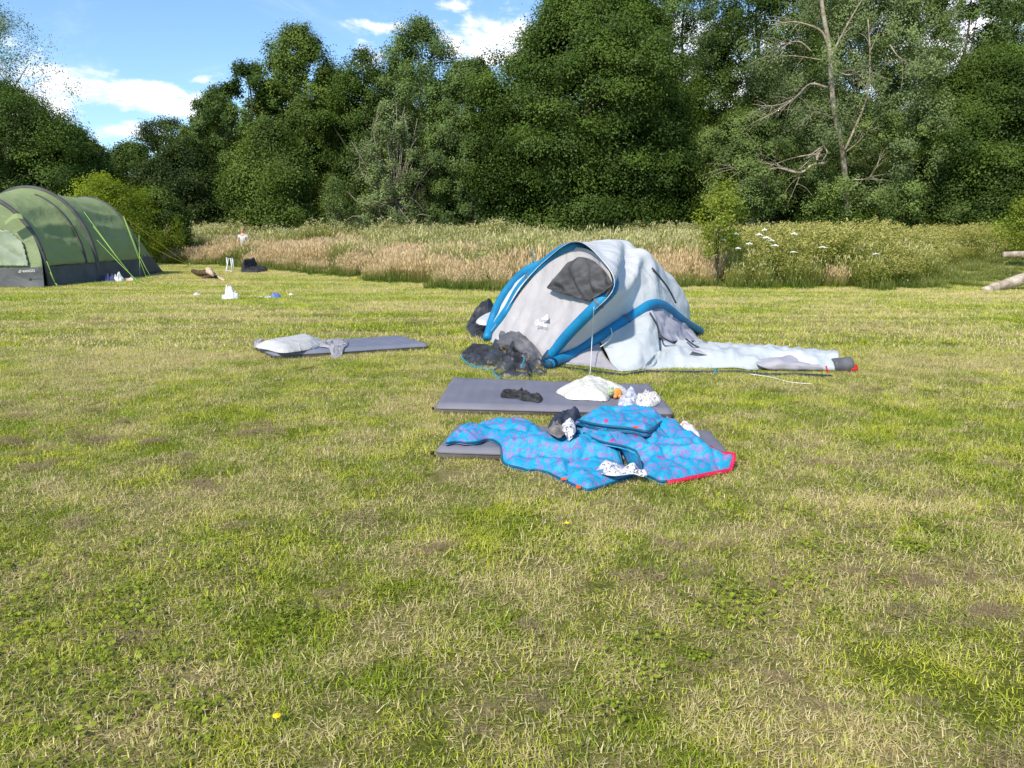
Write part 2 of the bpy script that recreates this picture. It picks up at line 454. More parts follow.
def quads_at(rg, P, size, asp=1.0, up=False, var=None, t=1.0, nrm=None):
    n = len(P)
    N_ = rg.normal(0, 1, (n, 3)) if nrm is None else nrm
    N_ = N_ / (np.linalg.norm(N_, axis=1)[:, None] + 1e-9)
    A = np.cross(N_, rg.normal(0, 1, (n, 3))) if not up else np.tile(np.array([0, 0, 1.0]), (n, 1)) + rg.normal(0, .25, (n, 3))
    A = A / (np.linalg.norm(A, axis=1)[:, None] + 1e-9); B = np.cross(N_, A); B /= (np.linalg.norm(B, axis=1)[:, None] + 1e-9)
    s = (np.ones(n) * size)[:, None] * (.7 + .6 * rg.random((n, 1)))
    co = np.concatenate([P - A * s, P + B * s * asp, P + A * s, P - B * s * asp]); i = np.arange(n)
    q = np.stack([i, i + n, i + 2 * n, i + 3 * n], 1)
    v = rg.random(n) if var is None else var
    return co, q, np.full(4 * n, t), np.tile(v, 4)

def variants(name, meshes, m):
    cl = bpy.data.collections.new(name)
    for me in meshes: link(name, me, m, coll=cl)
    return cl
def scatter(name, P, rot, scl, cl, label, kind='stuff'):
    me = bpy.data.meshes.new(name); n = len(P)
    me.vertices.add(n); me.vertices.foreach_set('co', P.astype(np.float32).ravel()); me.update()
    for k, v in (('rz', rot), ('scl', scl)):
        a = me.attributes.new(k, 'FLOAT', 'POINT'); a.data.foreach_set('value', v.astype(np.float32))
    o = bpy.data.objects.new(name, me); COL.objects.link(o); tag(o, label, None, kind=kind)
    ng = bpy.data.node_groups.new(name, 'GeometryNodeTree')
    ng.interface.new_socket('Geometry', in_out='INPUT', socket_type='NodeSocketGeometry'); ng.interface.new_socket('Geometry', in_out='OUTPUT', socket_type='NodeSocketGeometry')
    T = NT(ng); gi = T.node('NodeGroupInput'); go = T.node('NodeGroupOutput')
    ci = T.node('GeometryNodeCollectionInfo'); ci.inputs['Collection'].default_value = cl; ci.inputs['Separate Children'].default_value = True; ci.inputs['Reset Children'].default_value = True
    ar = T.node('GeometryNodeInputNamedAttribute', data_type='FLOAT'); ar.inputs['Name'].default_value = 'rz'
    as_ = T.node('GeometryNodeInputNamedAttribute', data_type='FLOAT'); as_.inputs['Name'].default_value = 'scl'
    cx = T.node('ShaderNodeCombineXYZ'); T.l.new(ar.outputs[0], cx.inputs[2])
    e2r = T.node('FunctionNodeEulerToRotation'); T.l.new(cx.outputs[0], e2r.inputs[0])
    ip = T.node('GeometryNodeInstanceOnPoints')
    T.l.new(gi.outputs[0], ip.inputs['Points']); T.l.new(ci.outputs[0], ip.inputs['Instance']); ip.inputs['Pick Instance'].default_value = True
    ri = T.node('FunctionNodeRandomValue', data_type='INT'); ri.inputs['Min'].default_value = 0; ri.inputs['Max'].default_value = len(cl.objects) - 1
    T.l.new(ri.outputs[2], ip.inputs['Instance Index'])
    T.l.new(e2r.outputs[0], ip.inputs['Rotation']); T.l.new(as_.outputs[0], ip.inputs['Scale'])
    T.l.new(ip.outputs[0], go.inputs[0])
    md = o.modifiers.new('scatter', 'NODES'); md.node_group = ng
    return o

rg = np.random.default_rng(11)
def grid_pts(x0f, x1f, y0, y1, step, jit=.35):
    pts = []
    y = y0
    while y < y1:
        x = x0f(y)
        while x < x1f(y):
            pts.append((x + (rg.random() - .5) * step * jit, y + (rg.random() - .5) * step * jit, 0)); x += step
        y += step
    return np.array(pts)

# near lawn
ms = []
for k in range(6):
    a = blades(rg, 2900, .62, .62, .012, .038, .0032, .62, .38)
    b = blades(rg, 150, .6, .6, .032, .065, .0034, .75, .35)
    co, q, at_ = cat([a[:4] + (0,), b[:4] + (0,)])
    ms.append(npmesh('lawn_patch', co, q, at_))
near_c = variants('lawn_patch', ms, lawn_blade)
P = grid_pts(lambda y: -2.2 - .82 * y, lambda y: 2.2 + .82 * y, .8, 9.5, .5)
scatter('lawn_grass', P, rg.random(len(P)) * 6.28, .85 + .35 * rg.random(len(P)), near_c, 'short mown lawn grass, green mixed with straw')
ms = []
for k in range(4):
    a = blades(rg, 2300, 1.15, 1.15, .025, .06, .011, .6, .35, seg=1)
    co, q, at_ = cat([a[:4] + (0,)]); ms.append(npmesh('far_lawn_patch', co, q, at_))
far_c = variants('far_lawn_patch', ms, lawn_blade)
P = grid_pts(lambda y: -3 - .82 * y, lambda y: 3 + .82 * y, 9.7, 29, .95)
scatter('far_lawn_grass', P, rg.random(len(P)) * 6.28, .8 + .3 * rg.random(len(P)), far_c, 'mown lawn grass further out towards the tall grass')
# dead clippings
ms = []
for k in range(3):
    a = blades(rg, 420, .34, .2, .03, .08, .0035, .9, .85)
    co = a[0].copy(); r_ = np.hypot(co[:, 0] / .17, co[:, 1] / .1); co[:, 2] += .018 * np.clip(1 - r_, 0, 1)
    x = cat([(co, a[1], a[2], a[3], 0)]); ms.append(npmesh('clipping_tuft', *x))
clip_c = variants('clipping_tuft', ms, thatch_mat)
spots = [(20, 410, 1.3), (60, 437, 1.4), (8, 440, 1.2), (62, 398, 1), (105, 420, .9), (240, 435, 1.5), (265, 431, 1), (75, 446, 1), (125, 443, 1.1), (165, 411, .8), (440, 545, .8), (860, 575, 1.1), (900, 578, 1.2), (705, 480 + 92, .9), (860, 387, .8), (868, 391, .7), (700, 545, .8), (960, 610, 1),
         (990, 615, 1.0), (820, 430, .8), (730, 545, .7), (330, 600, .7), (90, 320, 1), (880, 470, .8), (600, 505, .6), (30, 470, 1), (170, 460, .9), (200, 486, .8), (940, 500, .9), (1000, 470, .8), (520, 700, .6), (150, 640, .6), (690, 660, .6), (860, 690, .6)]
pp = []; sc_l = []
for (u, v, s) in spots:
    g = G(u, v)
    for k in range(4):
        pp.append((g.x + rg.normal() * .17 * s, g.y + rg.normal() * .09 * s, .006)); sc_l.append(s * (.25 + .35 * rg.random()))
P2 = grid_pts(lambda y: -2 - .8 * y, lambda y: 2 + .8 * y, 1.5, 13, .75, 1.8); P2[:, 2] = .002
P2 = P2[rg.random(len(P2)) < .3]
P = np.concatenate([np.array(pp), P2]); S = np.concatenate([np.array(sc_l), .35 + .4 * rg.random(len(P2))])
scatter('dead_clippings', P, rg.normal(0, .5, len(P)), S, clip_c, 'small brown heaps of dried mown clippings on the lawn')

# clover and broad leaves
clover_mat = leafmat('leaf_clover', (.14, .19, .022), (.25, .32, .045), .4)
ms = []
for k in range(3):
    n = 55; P0 = np.stack([rg.normal(0, .06, n), rg.normal(0, .06, n), .015 + .02 * rg.random(n)], 1)
    nr = np.stack([rg.normal(0, .3, n), rg.normal(0, .3, n), np.ones(n)], 1)
    a = quads_at(rg, P0, .0085, .9, nrm=nr); ms.append(npmesh('clover_tuft', *cat([a + (0,)])))
cl_c = variants('clover_tuft', ms, clover_mat)
P = grid_pts(lambda y: -2.6, lambda y: 2.6, 1.4, 5, .22, 1.6)
keep = []
for p in P:
    nz = noise.noise(Vector((p[0] * .8, p[1] * .8, 3)))
    keep.append((nz + (.45 if p[0] < -.8 and p[1] < 3.6 else -.2)) > .12)
P = P[np.array(keep)]; P[:, 2] = .004
scatter('clover', P, rg.random(len(P)) * 6.28, .7 + .5 * rg.random(len(P)), cl_c, 'low clover leaves growing through the nearest lawn')

# tall grass
def tallmat(name, base, tip, head, trans=.35):
    m = bpy.data.materials.new(name); m.use_nodes = True; T = NT(m.node_tree); T.n.clear()
    geo = T.node('ShaderNodeNewGeometry').outputs['Position']
    at_ = lambda k: T.node('ShaderNodeAttribute', attribute_name=k).outputs['Fac']
    tt, var, hd = at_('t'), at_('var'), at_('hd')
    nz = T.noise(geo, .45, 3, .6); n2 = T.noise(geo, 2.2, 3)
    f = T.ss(T.math('ADD', tt, T.math('MULTIPLY', T.math('SUBTRACT', nz, .5), 1.6)), .15, .75)
    colr = T.mix(f, base, tip)
    colr = T.mix(1.0, colr, T.mix(var, (.62, .62, .6), (1.3, 1.25, 1.2)), 'MULTIPLY')
    hc = T.mix(T.ss(T.math('ADD', T.math('MULTIPLY', n2, .5), T.math('MULTIPLY', var, .5)), .3, .7), head, tuple(min(1, x * 1.35) for x in head))
    colr = T.mix(hd, colr, hc)
    d = T.node('ShaderNodeBsdfDiffuse', ins={0: colr}); t = T.node('ShaderNodeBsdfTranslucent', ins={0: colr})
    s = T.node('ShaderNodeMixShader', ins={0: trans, 1: d.outputs[0], 2: t.outputs[0]})
    T.node('ShaderNodeOutputMaterial', ins={0: s.outputs[0]}); return m
tan_m = tallmat('tall_tan_grass', (.19, .24, .055), (.52, .44, .20), (.64, .49, .29))
mead_m = tallmat('meadow_green', (.13, .175, .038), (.29, .315, .075), (.56, .53, .26))
weed_m = tallmat('weed_bank', (.10, .15, .03), (.28, .32, .07), (.46, .42, .14))
def tall_patch(rg, n, sz, h0, h1, w, lean, heads, hl, hw, leaf=0, lsz=.03, plume=False):
    a = blades(rg, n, sz, sz, h0, h1, w, lean, 0, seg=3)
    parts = [a[:4] + (0,)]
    low = blades(rg, int(n * .8), sz, sz, h0 * .25, h0 * .75, w * 1.6, lean * 2, 0, seg=2)
    lw = list(low[:4]); lw[2] = lw[2] * .4; parts.append(tuple(lw) + (0,))
    X, Y, Z, var = a[4]
    k = int(n * heads)
    if k:
        if plume:
            m_ = 10; PP = np.repeat(np.stack([X[:k], Y[:k], Z[:k]], 1), m_, 0) + rg.normal(0, 1, (k * m_, 3)) * np.array([hw, hw, hl])
            parts.append(quads_at(rg, PP, .022, .9) + (1,))
        else:
            parts.append(quads_at(rg, np.stack([X[:k], Y[:k], Z[:k]], 1), hl, hw / hl, up=True) + (1,))
    if leaf:
        sel = rg.integers(0, n, leaf); tq = rg.random(leaf) ** .7
        PP = np.stack([X[sel], Y[sel], Z[sel] * tq], 1) + rg.normal(0, .05, (leaf, 3))
        PP[:, 2] = np.abs(PP[:, 2])
        qa = list(quads_at(rg, PP, lsz, .55)); qa[2] = np.tile(tq, 4); parts.append(tuple(qa) + (0,))
    return npmesh('grass_clump', *cat(parts))
tan_c = variants('tan_grass_clump', [tall_patch(rg, 420, .9, .5, .95, .010, .16, .75, .075, .013) for _ in range(5)], tan_m)
mead_c = variants('meadow_clump', [tall_patch(rg, 380, .95, .7, 1.25, .014, .14, .25, .07, .016, leaf=250, lsz=.035) for _ in range(4)], mead_m)
plume_c = variants('plume_clump', [tall_patch(rg, 300, .95, .9, 1.5, .014, .10, .13, .05, .04, leaf=350, lsz=.04, plume=True) for _ in range(4)], mead_m)
weed_c = variants('weed_clump', [tall_patch(rg, 150, .9, .75, 1.38, .012, .16, .5, .04, .04, leaf=2200, lsz=.034, plume=True) for _ in range(4)], weed_m)
edge = [(-400, 262), (100, 262), (160, 263), (230, 266), (300, 272), (400, 283), (450, 289), (520, 291), (600, 290), (700, 286), (800, 289), (900, 290), (930, 286), (945, 270), (960, 262), (1100, 259), (1500, 257)]
def edgeY(x):   # front edge of the tall grass as a function of world x
    best = None
    for (a, b) in zip(EW, EW[1:]):
        if a.x <= x <= b.x: return a.y + (b.y - a.y) * (x - a.x) / (b.x - a.x + 1e-9)
    return EW[0].y if x < EW[0].x else EW[-1].y
EW = [G(*e) for e in edge]
for a, b in zip(EW, EW[1:]):
    if b.x <= a.x: b.x = a.x + .05
zones = {'tan': [], 'mead': [], 'plume': [], 'weed': [], 'edge': []}
y = 15
while y < 46:
    x = -.85 * y - 4
    while x < .85 * y + 5:
        X = x + (rg.random() - .5) * .5; Yy = y + (rg.random() - .5) * .5
        e = edgeY(X) + .35 * noise.noise(Vector((X * .9, 0, 0)))
        if Yy > e and not (X < -9.5 and Yy < 27.0):
            u = 512 + X / Yy * F; d = Yy - e; nz = noise.noise(Vector((X * .22, Yy * .22, 5)))
            if u > 742 + nz * 60 and d < 12:
                z = 'weed' if noise.noise(Vector((X * .5, Yy * .5, 9))) > -.15 or d > 3 else 'mead'
                if d < 1.0 and rg.random() < .35: z = 'tan' if rg.random() < .35 else 'mead'
            elif d < (10 if u < 420 else 8) + nz * 7 + rg.normal() * 1.6: z = 'tan' if noise.noise(Vector((X * .35, Yy * .5, 2))) > -.28 else 'mead'
            elif Yy > 37 + nz * 4: z = 'plume'
            else: z = 'mead' if rg.random() < .8 else 'tan'
            zones[z].append((X, Yy, 0, min(1, .5 + d * .35)))
            if d < .7: zones['edge'].append((X, Yy - .25, 0, 1))
        x += .62 if y < 30 else .75
    y += .62 if y < 30 else .75
for z, cl_, nm, lb in (('tan', tan_c, 'tall_tan_grass', 'tall pinkish tan seeding grass beyond the lawn'), ('mead', mead_c, 'meadow_grass', 'olive green rough meadow grass'),
                       ('plume', plume_c, 'meadowsweet', 'rough meadow with cream flower plumes before the trees'), ('weed', weed_c, 'weed_bank', 'bushy yellow green weeds right of the sapling')):
    A = np.array(zones[z]); k = {'tan': .92, 'mead': .95, 'plume': 1.0, 'weed': 1.0}[z]
    hn = np.array([.5 + noise.noise(Vector((a * .6, b * .6, 4))) * .9 for a, b in A[:, :2]])
    scatter(nm, A[:, :3], rg.random(len(A)) * 6.28, A[:, 3] * k * (.66 + .28 * hn + .3 * rg.random(len(A)) ** 2), cl_, lb)
ed_c = variants('edge_clump', [tall_patch(rg, 260, .8, .16, .40, .010, .35, .1, .04, .01) for _ in range(3)], tallmat('edge_grass', (.12, .19, .035), (.22, .27, .07), (.4, .34, .16)))
for k in range(260):
    u_, v_ = 905 + 130 * rg.random(), 262 + 27 * rg.random()
    if u_ < 905 + (v_ - 262) * .2 or rg.random() < (v_ - 262) / 40 + max(0, (u_ - 985) / 90): continue
    g = G(u_, v_); zones['edge'].append((g.x, g.y, 0, .35 + .5 * rg.random()))
A = np.array(zones['edge']); scatter('rough_edge_grass', A[:, :3], rg.random(len(A)) * 6.28, A[:, 3] * (.6 + .5 * rg.random(len(A))), ed_c, 'unmown green fringe along the foot of the tall grass')

# ------------------------------------------------------------------ trees
def prof(kind, h):
    P = {'dome': [(0, .72), (.15, .93), (.4, 1), (.65, .86), (.85, .55), (1, .12)],
         'round': [(0, .45), (.15, .75), (.45, 1), (.7, .88), (.88, .52), (1, .1)],
         'tall': [(0, .55), (.2, .85), (.45, 1), (.7, .78), (.88, .45), (1, .08)],
         'spread': [(0, .55), (.3, .9), (.6, 1), (.82, .8), (.94, .5), (1, .2)],
         'cone': [(0, 1), (.3, .8), (.6, .5), (.85, .2), (1, .03)]}[kind]
    return np.interp(h, [p[0] for p in P], [p[1] for p in P])
def crown_mesh(rg, base, H, zb, rx, ry, kind, nb, ns, nl, ls_, mode='clump', spray=.55, fill=.25, lob=.28, topx=0):
    """boughs > sprays > leaves"""
    nb = int(nb * 2.3); ns = max(6, int(ns * .62)); nl = int(nl * 1.55); ls = ls_ * .66
    h = rg.random(nb) ** .85; th = rg.random(nb) * 2 * PI
    sd_ = rg.random() * 50
    lobn = np.array([noise.noise(Vector((math.cos(t) * 1.3 + sd_, math.sin(t) * 1.3, hh * 3))) for t, hh in zip(th, h)])
    env = prof(kind, h) * (1 + lob * 1.6 * lobn)
    u = np.where(rg.random(nb) < fill, .35 + .45 * rg.random(nb), .74 + .34 * rg.random(nb))
    cx = np.cos(th) * env * u * rx + topx * h; cy = np.sin(th) * env * u * ry; cz = zb + (H - zb) * h * (1 + .05 * lobn)
    C = np.stack([cx, cy, cz], 1)
    rb = min(rx, ry) * (.10 + .13 * rg.random(nb) ** 1.3) * (1.05 - .35 * h)
    out = np.stack([np.cos(th) / rx, np.sin(th) / ry, (h - .35) * 1.2 / max(rx, .1)], 1); out /= np.linalg.norm(out, axis=1)[:, None]
    # sprays
    d = rg.normal(0, 1, (nb, ns, 3)); d += out[:, None] * .6 + np.array([0, 0, .45]); d /= np.linalg.norm(d, axis=2)[..., None]
    S = C[:, None] + d * (rb[:, None, None] * (.30 + .62 * rg.random((nb, ns, 1)))) * np.array([1, 1, .72])
    bv = rg.random(nb)[:, None] * .75 + rg.random((nb, ns)) * .25
    if mode == 'clump':
        ax = d * .5 + rg.normal(0, .4, d.shape)
    elif mode == 'up':
        ax = d * .35 + np.array([0, 0, 1.0]) + rg.normal(0, .22, d.shape)
    else:  # droop
        ax = d * .6 + np.array([0, 0, -.5]) + rg.normal(0, .25, d.shape)
    ax /= np.linalg.norm(ax, axis=2)[..., None]
    L = spray * (.6 + .7 * rg.random((nb, ns, 1, 1)))
    tt = rg.random((nb, ns, nl, 1)) - (.2 if mode != 'clump' else .5)
    wd = (.30 if mode == 'clump' else .13) * spray / .55
    Pp = S[:, :, None] + ax[:, :, None] * tt * L + rg.normal(0, wd, (nb, ns, nl, 3)) * np.array([1, 1, .7])
    Nn = rg.normal(0, .30, Pp.shape) + d[:, :, None] * 1.0 + out[:, None, None] * .3 + np.array([0, 0, .3])
    Pp = Pp.reshape(-1, 3); Nn = Nn.reshape(-1, 3)
    var = np.clip(np.repeat(bv.ravel(), nl) * .8 + rg.random(len(Pp)) * .2, 0, 1)
    ok = Pp[:, 2] > .05
    Pp, Nn, var = Pp[ok], Nn[ok], var[ok]
    co, q, t, v = quads_at(rg, Pp, ls, .62, nrm=Nn, var=var)
    return npmesh('crown', co + np.array(base), q, {'var': ('POINT', v)}), C + np.array(base)
def limbs(mb, rg, base, H, r0, targets, lean=(0, 0), seg=7, n_main=8, wob=.25):
    base = Vector(base)
    tp = []
    for i in range(9):
        t = i / 8
        tp.append(base + Vector((lean[0] * t + rg.normal() * wob * t * .5, lean[1] * t + rg.normal() * wob * t * .5, H * t)))
    rad = [r0 * (1.25 if i == 0 else 1) * (1 - .82 * i / 8) for i in range(9)]
    mb.tube(cr(tp, 20), np.interp(np.linspace(0, 8, 20), range(9), rad).tolist(), seg + 2)
    idx = rg.choice(len(targets), min(n_main, len(targets)), replace=False)
    for j in idx:
        q = Vector(targets[j]); hz_ = q.z - base.z
        t0 = min(.85, max(.12, (hz_ * .62 - .8) / H)); a = tp[int(t0 * 8)].lerp(tp[min(8, int(t0 * 8) + 1)], t0 * 8 % 1)
        L = (q - a).length; mid = a.lerp(q, .5) + Vector((rg.normal() * .08 * L, rg.normal() * .08 * L, .10 * L))
        r = r0 * (1 - .8 * t0) * .5
        mb.tube(cr([a, mid, q], 8), np.linspace(r, r * .25, 8).tolist(), seg - 1)
def tree(name, label, catg, uc, vt, hw, Y, kind='dome', lm='mid', bark=bark_dark, nb=90, ns=22, nl=16, ls=.085, mode='clump', zb=.4, spray=.55, fill=.25, lob=.28, depth=.8, nlimb=9, r0=.22, lean=0, group=None, seed=None, topx=0):
    g = at(uc, 400, Y); base = (g.x, Y, 0); H = at(uc, vt, Y).z; rx = hw / F * Y
    r = np.random.default_rng(seed if seed is not None else int(uc * 7 + Y * 13) % 9999)
    root = empty(name, base)
    me, C = crown_mesh(r, base, H * .96, zb, rx * .93, rx * depth, kind, nb, ns, nl, ls * Y / 45, mode, spray, fill, lob, topx)
    link('crown', me, LM[lm], root)
    mb = MB(); limbs(mb, r, base, H * .88, r0, C, (lean, 0), n_main=nlimb); mb.build('trunk', bark, root)
    tag(root, label, catg, group)
    return root, C, r
TG = 'trees along the far edge of the field'
tree('birch_tree', 'tall thin feathery tree with open pale crown at the left edge', 'tree', 38, 2, 62, 47, 'tall', 'grey', bark_grey, nb=60, ns=13, nl=9, mode='up', zb=6, spray=.9, lob=.4, group=TG, fill=.5, ls=.07)
tree('broadleaf_tree', 'wide dark green dome of a tree behind the green tent', 'tree', 20, 76, 112, 40, 'dome', 'oak', nb=170, ns=24, nl=18, mode='clump', group=TG, depth=.6)
tree('broadleaf_tree', 'dark lower tree sloping down right of the wide dome behind the green tent', 'tree', 98, 134, 62, 42, 'dome', 'oak', nb=100, ns=22, nl=16, mode='up', group=TG)
tree('shrub', 'bright yellow green bush directly behind the back of the green tent', 'bush', 124, 184, 56, 28.5, 'dome', 'lime', nb=55, ns=20, nl=16, ls=.08, spray=.55, mode='up', lob=.6, zb=.2, group='bushes at the field edge', r0=.08)
tree('shrub', 'dull green bush at the right end of the green tent', 'bush', 172, 193, 34, 31, 'dome', 'mid', nb=60, ns=20, nl=15, ls=.08, mode='up', spray=.4, zb=.1, group='bushes at the field edge', r0=.08)
tree('broadleaf_tree', 'distant small dark tree with flat spreading top against the cloud', 'tree', 190, 118, 32, 75, 'spread', 'dark', nb=34, ns=16, nl=12, zb=8.0, ls=.07, group=TG, lob=.5, fill=.1)
tree('broadleaf_tree', 'low dark olive tree below the cloud gap', 'tree', 158, 146, 46, 50, 'dome', 'oak', nb=90, ns=20, nl=15, group=TG, mode='up')
tree('broadleaf_tree', 'low dark tree between the cloud gap and the willow', 'tree', 205, 142, 44, 48, 'dome', 'dark', nb=90, ns=20, nl=15, group=TG)
tree('willow_tree', 'small pale green willow at the right side of the sky gap', 'tree', 236, 88, 40, 52, 'round', 'olive', nb=70, ns=20, nl=14, group=TG, mode='up')
tree('broadleaf_tree', 'tree with ragged shoulder rising right of the pale willow', 'tree', 270, 62, 48, 50, 'round', 'oak', nb=90, ns=20, nl=15, group=TG, mode='up')
tree('poplar_tree', 'tall dark tree with spiky upright top left of centre sky', 'tree', 320, 26, 52, 52, 'round', 'mid', nb=130, ns=20, nl=15, group=TG, mode='up', spray=.8)
tree('broadleaf_tree', 'rounded light green tree in front below the spiky dark tree', 'tree', 284, 122, 44, 43, 'dome', 'mid', nb=120, ns=22, nl=16, group=TG)
tree('broadleaf_tree', 'small dark tree with rounded top between two taller trees', 'tree', 376, 46, 40, 50, 'round', 'oak', nb=80, ns=20, nl=15, group=TG)
tree('aspen_tree', 'tall grey green tree with upright twiggy top in front of the white cloud', 'tree', 428, 22, 62, 51, 'round', 'olive', bark_grey, nb=120, ns=20, nl=13, group=TG, mode='up', spray=.9, fill=.4)
tree('broadleaf_tree', 'dull green tree filling the gap behind the spiky dark tree', 'tree', 298, 78, 56, 56, 'dome', 'mid', nb=90, ns=20, nl=14, group=TG, mode='up')
tree('broadleaf_tree', 'dark green tree behind the small dark rounded tree', 'tree', 352, 70, 52, 57, 'dome', 'oak', nb=90, ns=20, nl=14, group=TG, mode='up')
tree('broadleaf_tree', 'olive tree seen behind the grey green twiggy tree and the cloud', 'tree', 412, 62, 56, 58, 'dome', 'olive', nb=90, ns=20, nl=14, group=TG, mode='up')
tree('broadleaf_tree', 'low tree in the dip between the pale willow and the cloud gap', 'tree', 232, 112, 40, 56, 'dome', 'mid', nb=70, ns=20, nl=14, group=TG, mode='up')
tree('broadleaf_tree', 'high dark tree at the top right behind all others', 'tree', 985, -25, 90, 60, 'dome', 'oak', nb=140, ns=20, nl=14, group=TG, mode='up')
tree('broadleaf_tree', 'tall dark tree behind the stem of the half dead ash', 'tree', 800, -30, 80, 61, 'dome', 'oak', nb=120, ns=20, nl=14, group=TG)
t_, C, r = tree('willow_tree', 'grey green half bare willow with silvery twigs below the grey green tree', 'tree', 400, 104, 46, 43, 'dome', 'grey', bark_grey, nb=85, ns=18, nl=12, group=TG, mode='up', fill=.4)
mb = MB()
for k in range(60):
    q = Vector(C[r.integers(len(C))]); b = Vector((t_.location.x, 43, .5 + r.random() * 2.5))
    q = q + (q - b) * .12 + Vector((0, -.6, 0)); mid = b.lerp(q, .55) + Vector((r.normal() * .4, -.5, .5))
    mb.tube(cr([b, mid, q], 9), np.linspace(.045, .012, 9).tolist(), 4)
mb.build('bare_twigs', grey_twig, t_)
tree('willow_tree', 'full olive green willow just left of the giant dark oak', 'tree', 474, 60, 58, 44, 'dome', 'olive', bark_grey, nb=170, ns=22, nl=16, group=TG, mode='up')
tree('oak_tree', 'giant dark green oak dominating the middle of the tree line', 'tree', 584, -40, 108, 42, 'dome', 'oak2', nb=380, ns=26, nl=20, ls=.095, group=TG, zb=.3, lob=.34, nlimb=14, r0=.45, spray=.6)
tree('oak_tree', 'dark lower oak skirt tree right of the giant oak', 'tree', 648, 96, 40, 45, 'dome', 'oak', nb=110, ns=22, nl=16, group=TG, zb=.6)
tree('broadleaf_tree', 'tall thin crowned tree with sky gaps right behind the giant oak', 'tree', 668, -45, 62, 55, 'round', 'olive', nb=135, ns=20, nl=15, group=TG, zb=3, lob=.5)
tree('broadleaf_tree', 'tall dark open tree with bare dark stems above the pale ash', 'tree', 735, -50, 66, 54, 'round', 'oak2', nb=140, ns=20, nl=15, group=TG, zb=4.5, lob=.5, nlimb=14, r0=.3)
tree('ash_tree', 'low pale feathery ash sweeping out above the sapling', 'tree', 730, 108, 52, 40, 'round', 'ash', bark_grey, nb=95, ns=22, nl=16, group=TG, zb=2.0, mode='droop', spray=.6, lean=2)
# dead-limbed tree
g = at(838, 400, 41); base = (g.x, 41, 0); r = np.random.default_rng(77)
root = empty('ash_tree', base); tag(root, 'half dead ash with pale bare trunk and long pale dead limbs', 'tree', TG)
me, C = crown_mesh(r, base, at(838, -60, 41).z, 2.0, 4.9, 3.6, 'round', 170, 20, 13, .075, 'up', .7, .4, .45)
me2, C2 = crown_mesh(r, (g.x - .2, 38.6, 0), at(838, 118, 38.6).z, 1.0, 3.6, 1.6, 'dome', 60, 16, 11, .07, 'up', .55, .4, .5)
link('lower_crown', me2, LM['ash'], root)
# keep foliage off the bare trunk facing the field
link('crown', me, LM['grey'], root)
mb = MB()
TY = 38.3
mb.tube(cr([at(848, 218, TY + 1), at(846, 190, TY + .6), at(842, 150, TY + .3), at(834, 110, TY), at(831, 75, TY), at(829, 45, TY), at(822, 5, TY), at(816, -60, TY)], 30), np.linspace(.15, .075, 30).tolist(), 9)
mb.build('trunk', bark_pale, root)
mb = MB()
def limb(pts, r0, r1, Y=TY, twig=10):
    P_ = [at(u, v, Y - .5 * k / max(1, len(pts) - 1)) for k, (u, v) in enumerate(pts)]
    r0 *= .62; r1 *= .7; twig = min(twig, max(3, int(len(pts) * 3.2))); cu = cr(P_, 18); mb.tube(cu, np.linspace(r0, r1, 18).tolist(), 6)
    for k in range(twig):
        i = int(4 + r.random() * 13); a = cu[i]; d = (cu[i] - cu[i - 1]).normalized()
        e = a + (d * .9 + Vector((r.normal() * .6, r.normal() * .5, r.normal() * .6))) * (.35 + 1.0 * r.random())
        m_ = a.lerp(e, .5) + Vector((r.normal() * .08, 0, .1)); mb.tube(cr([a, m_, e], 6), np.linspace(max(.012, r1 * .9), .006, 6).tolist(), 4)
for pts, a, b in [([(829, 50), (822, 32), (805, 24), (790, 22), (772, 25)], .10, .03), ([(812, 52), (800, 42), (788, 44), (776, 56)], .07, .02), ([(822, 60), (795, 56), (770, 56)], .05, .02), ([(828, 88), (810, 84), (795, 98), (775, 112), (760, 120)], .10, .02),
                  ([(815, 82), (792, 100), (770, 106), (752, 104)], .05, .015), ([(826, 142), (818, 155), (817, 160)], .12, .07), ([(826, 163), (812, 165), (800, 173), (775, 168), (755, 178), (738, 190)], .12, .025), ([(798, 172), (770, 164), (750, 163), (730, 170)], .05, .015),
                  ([(800, 174), (797, 185)], .04, .02), ([(834, 70), (850, 75), (868, 66)], .05, .015), ([(890, 45), (897, 55), (905, 62)], .06, .02), ([(846, 152), (860, 140), (872, 125)], .05, .015), ([(833, 118), (815, 112), (806, 125)], .04, .012), ([(850, 180), (868, 178), (878, 165)], .04, .012),
                  ([(829, 60), (850, 20), (868, -10)], .09, .03), ([(845, 150), (866, 100), (870, 60), (868, 20)], .10, .04)]:
    limb(pts, a, b)
mb.build('dead_limb', bark_pale, root)
tree('oak_tree', 'broad bright dark green oak filling the right edge above the weeds', 'tree', 958, 48, 98, 42, 'dome', 'oak2', nb=300, ns=26, nl=20, ls=.09, group=TG, lob=.34, r0=.4, zb=.5, nlimb=12)
tree('broadleaf_tree', 'tall dull green tree at the top right corner behind the broad oak', 'tree', 925, -45, 95, 54, 'round', 'olive', nb=210, ns=20, nl=15, group=TG, zb=3, lob=.5, mode='up', nlimb=12)
tree('broadleaf_tree', 'tree beyond the right edge of the tree line', 'tree', 1085, -30, 90, 48, 'dome', 'mid', nb=120, ns=20, nl=14, group=TG)
tree('broadleaf_tree', 'grey green tree behind the half dead ash', 'tree', 830, -50, 70, 56, 'round', 'grey', bark_grey, nb=110, ns=20, nl=14, group=TG, zb=4, lob=.45, mode='up')
tree('broadleaf_tree', 'dark low tree behind the low pale ash', 'tree', 760, 60, 60, 50, 'dome', 'dark', nb=110, ns=20, nl=15, group=TG, zb=2)
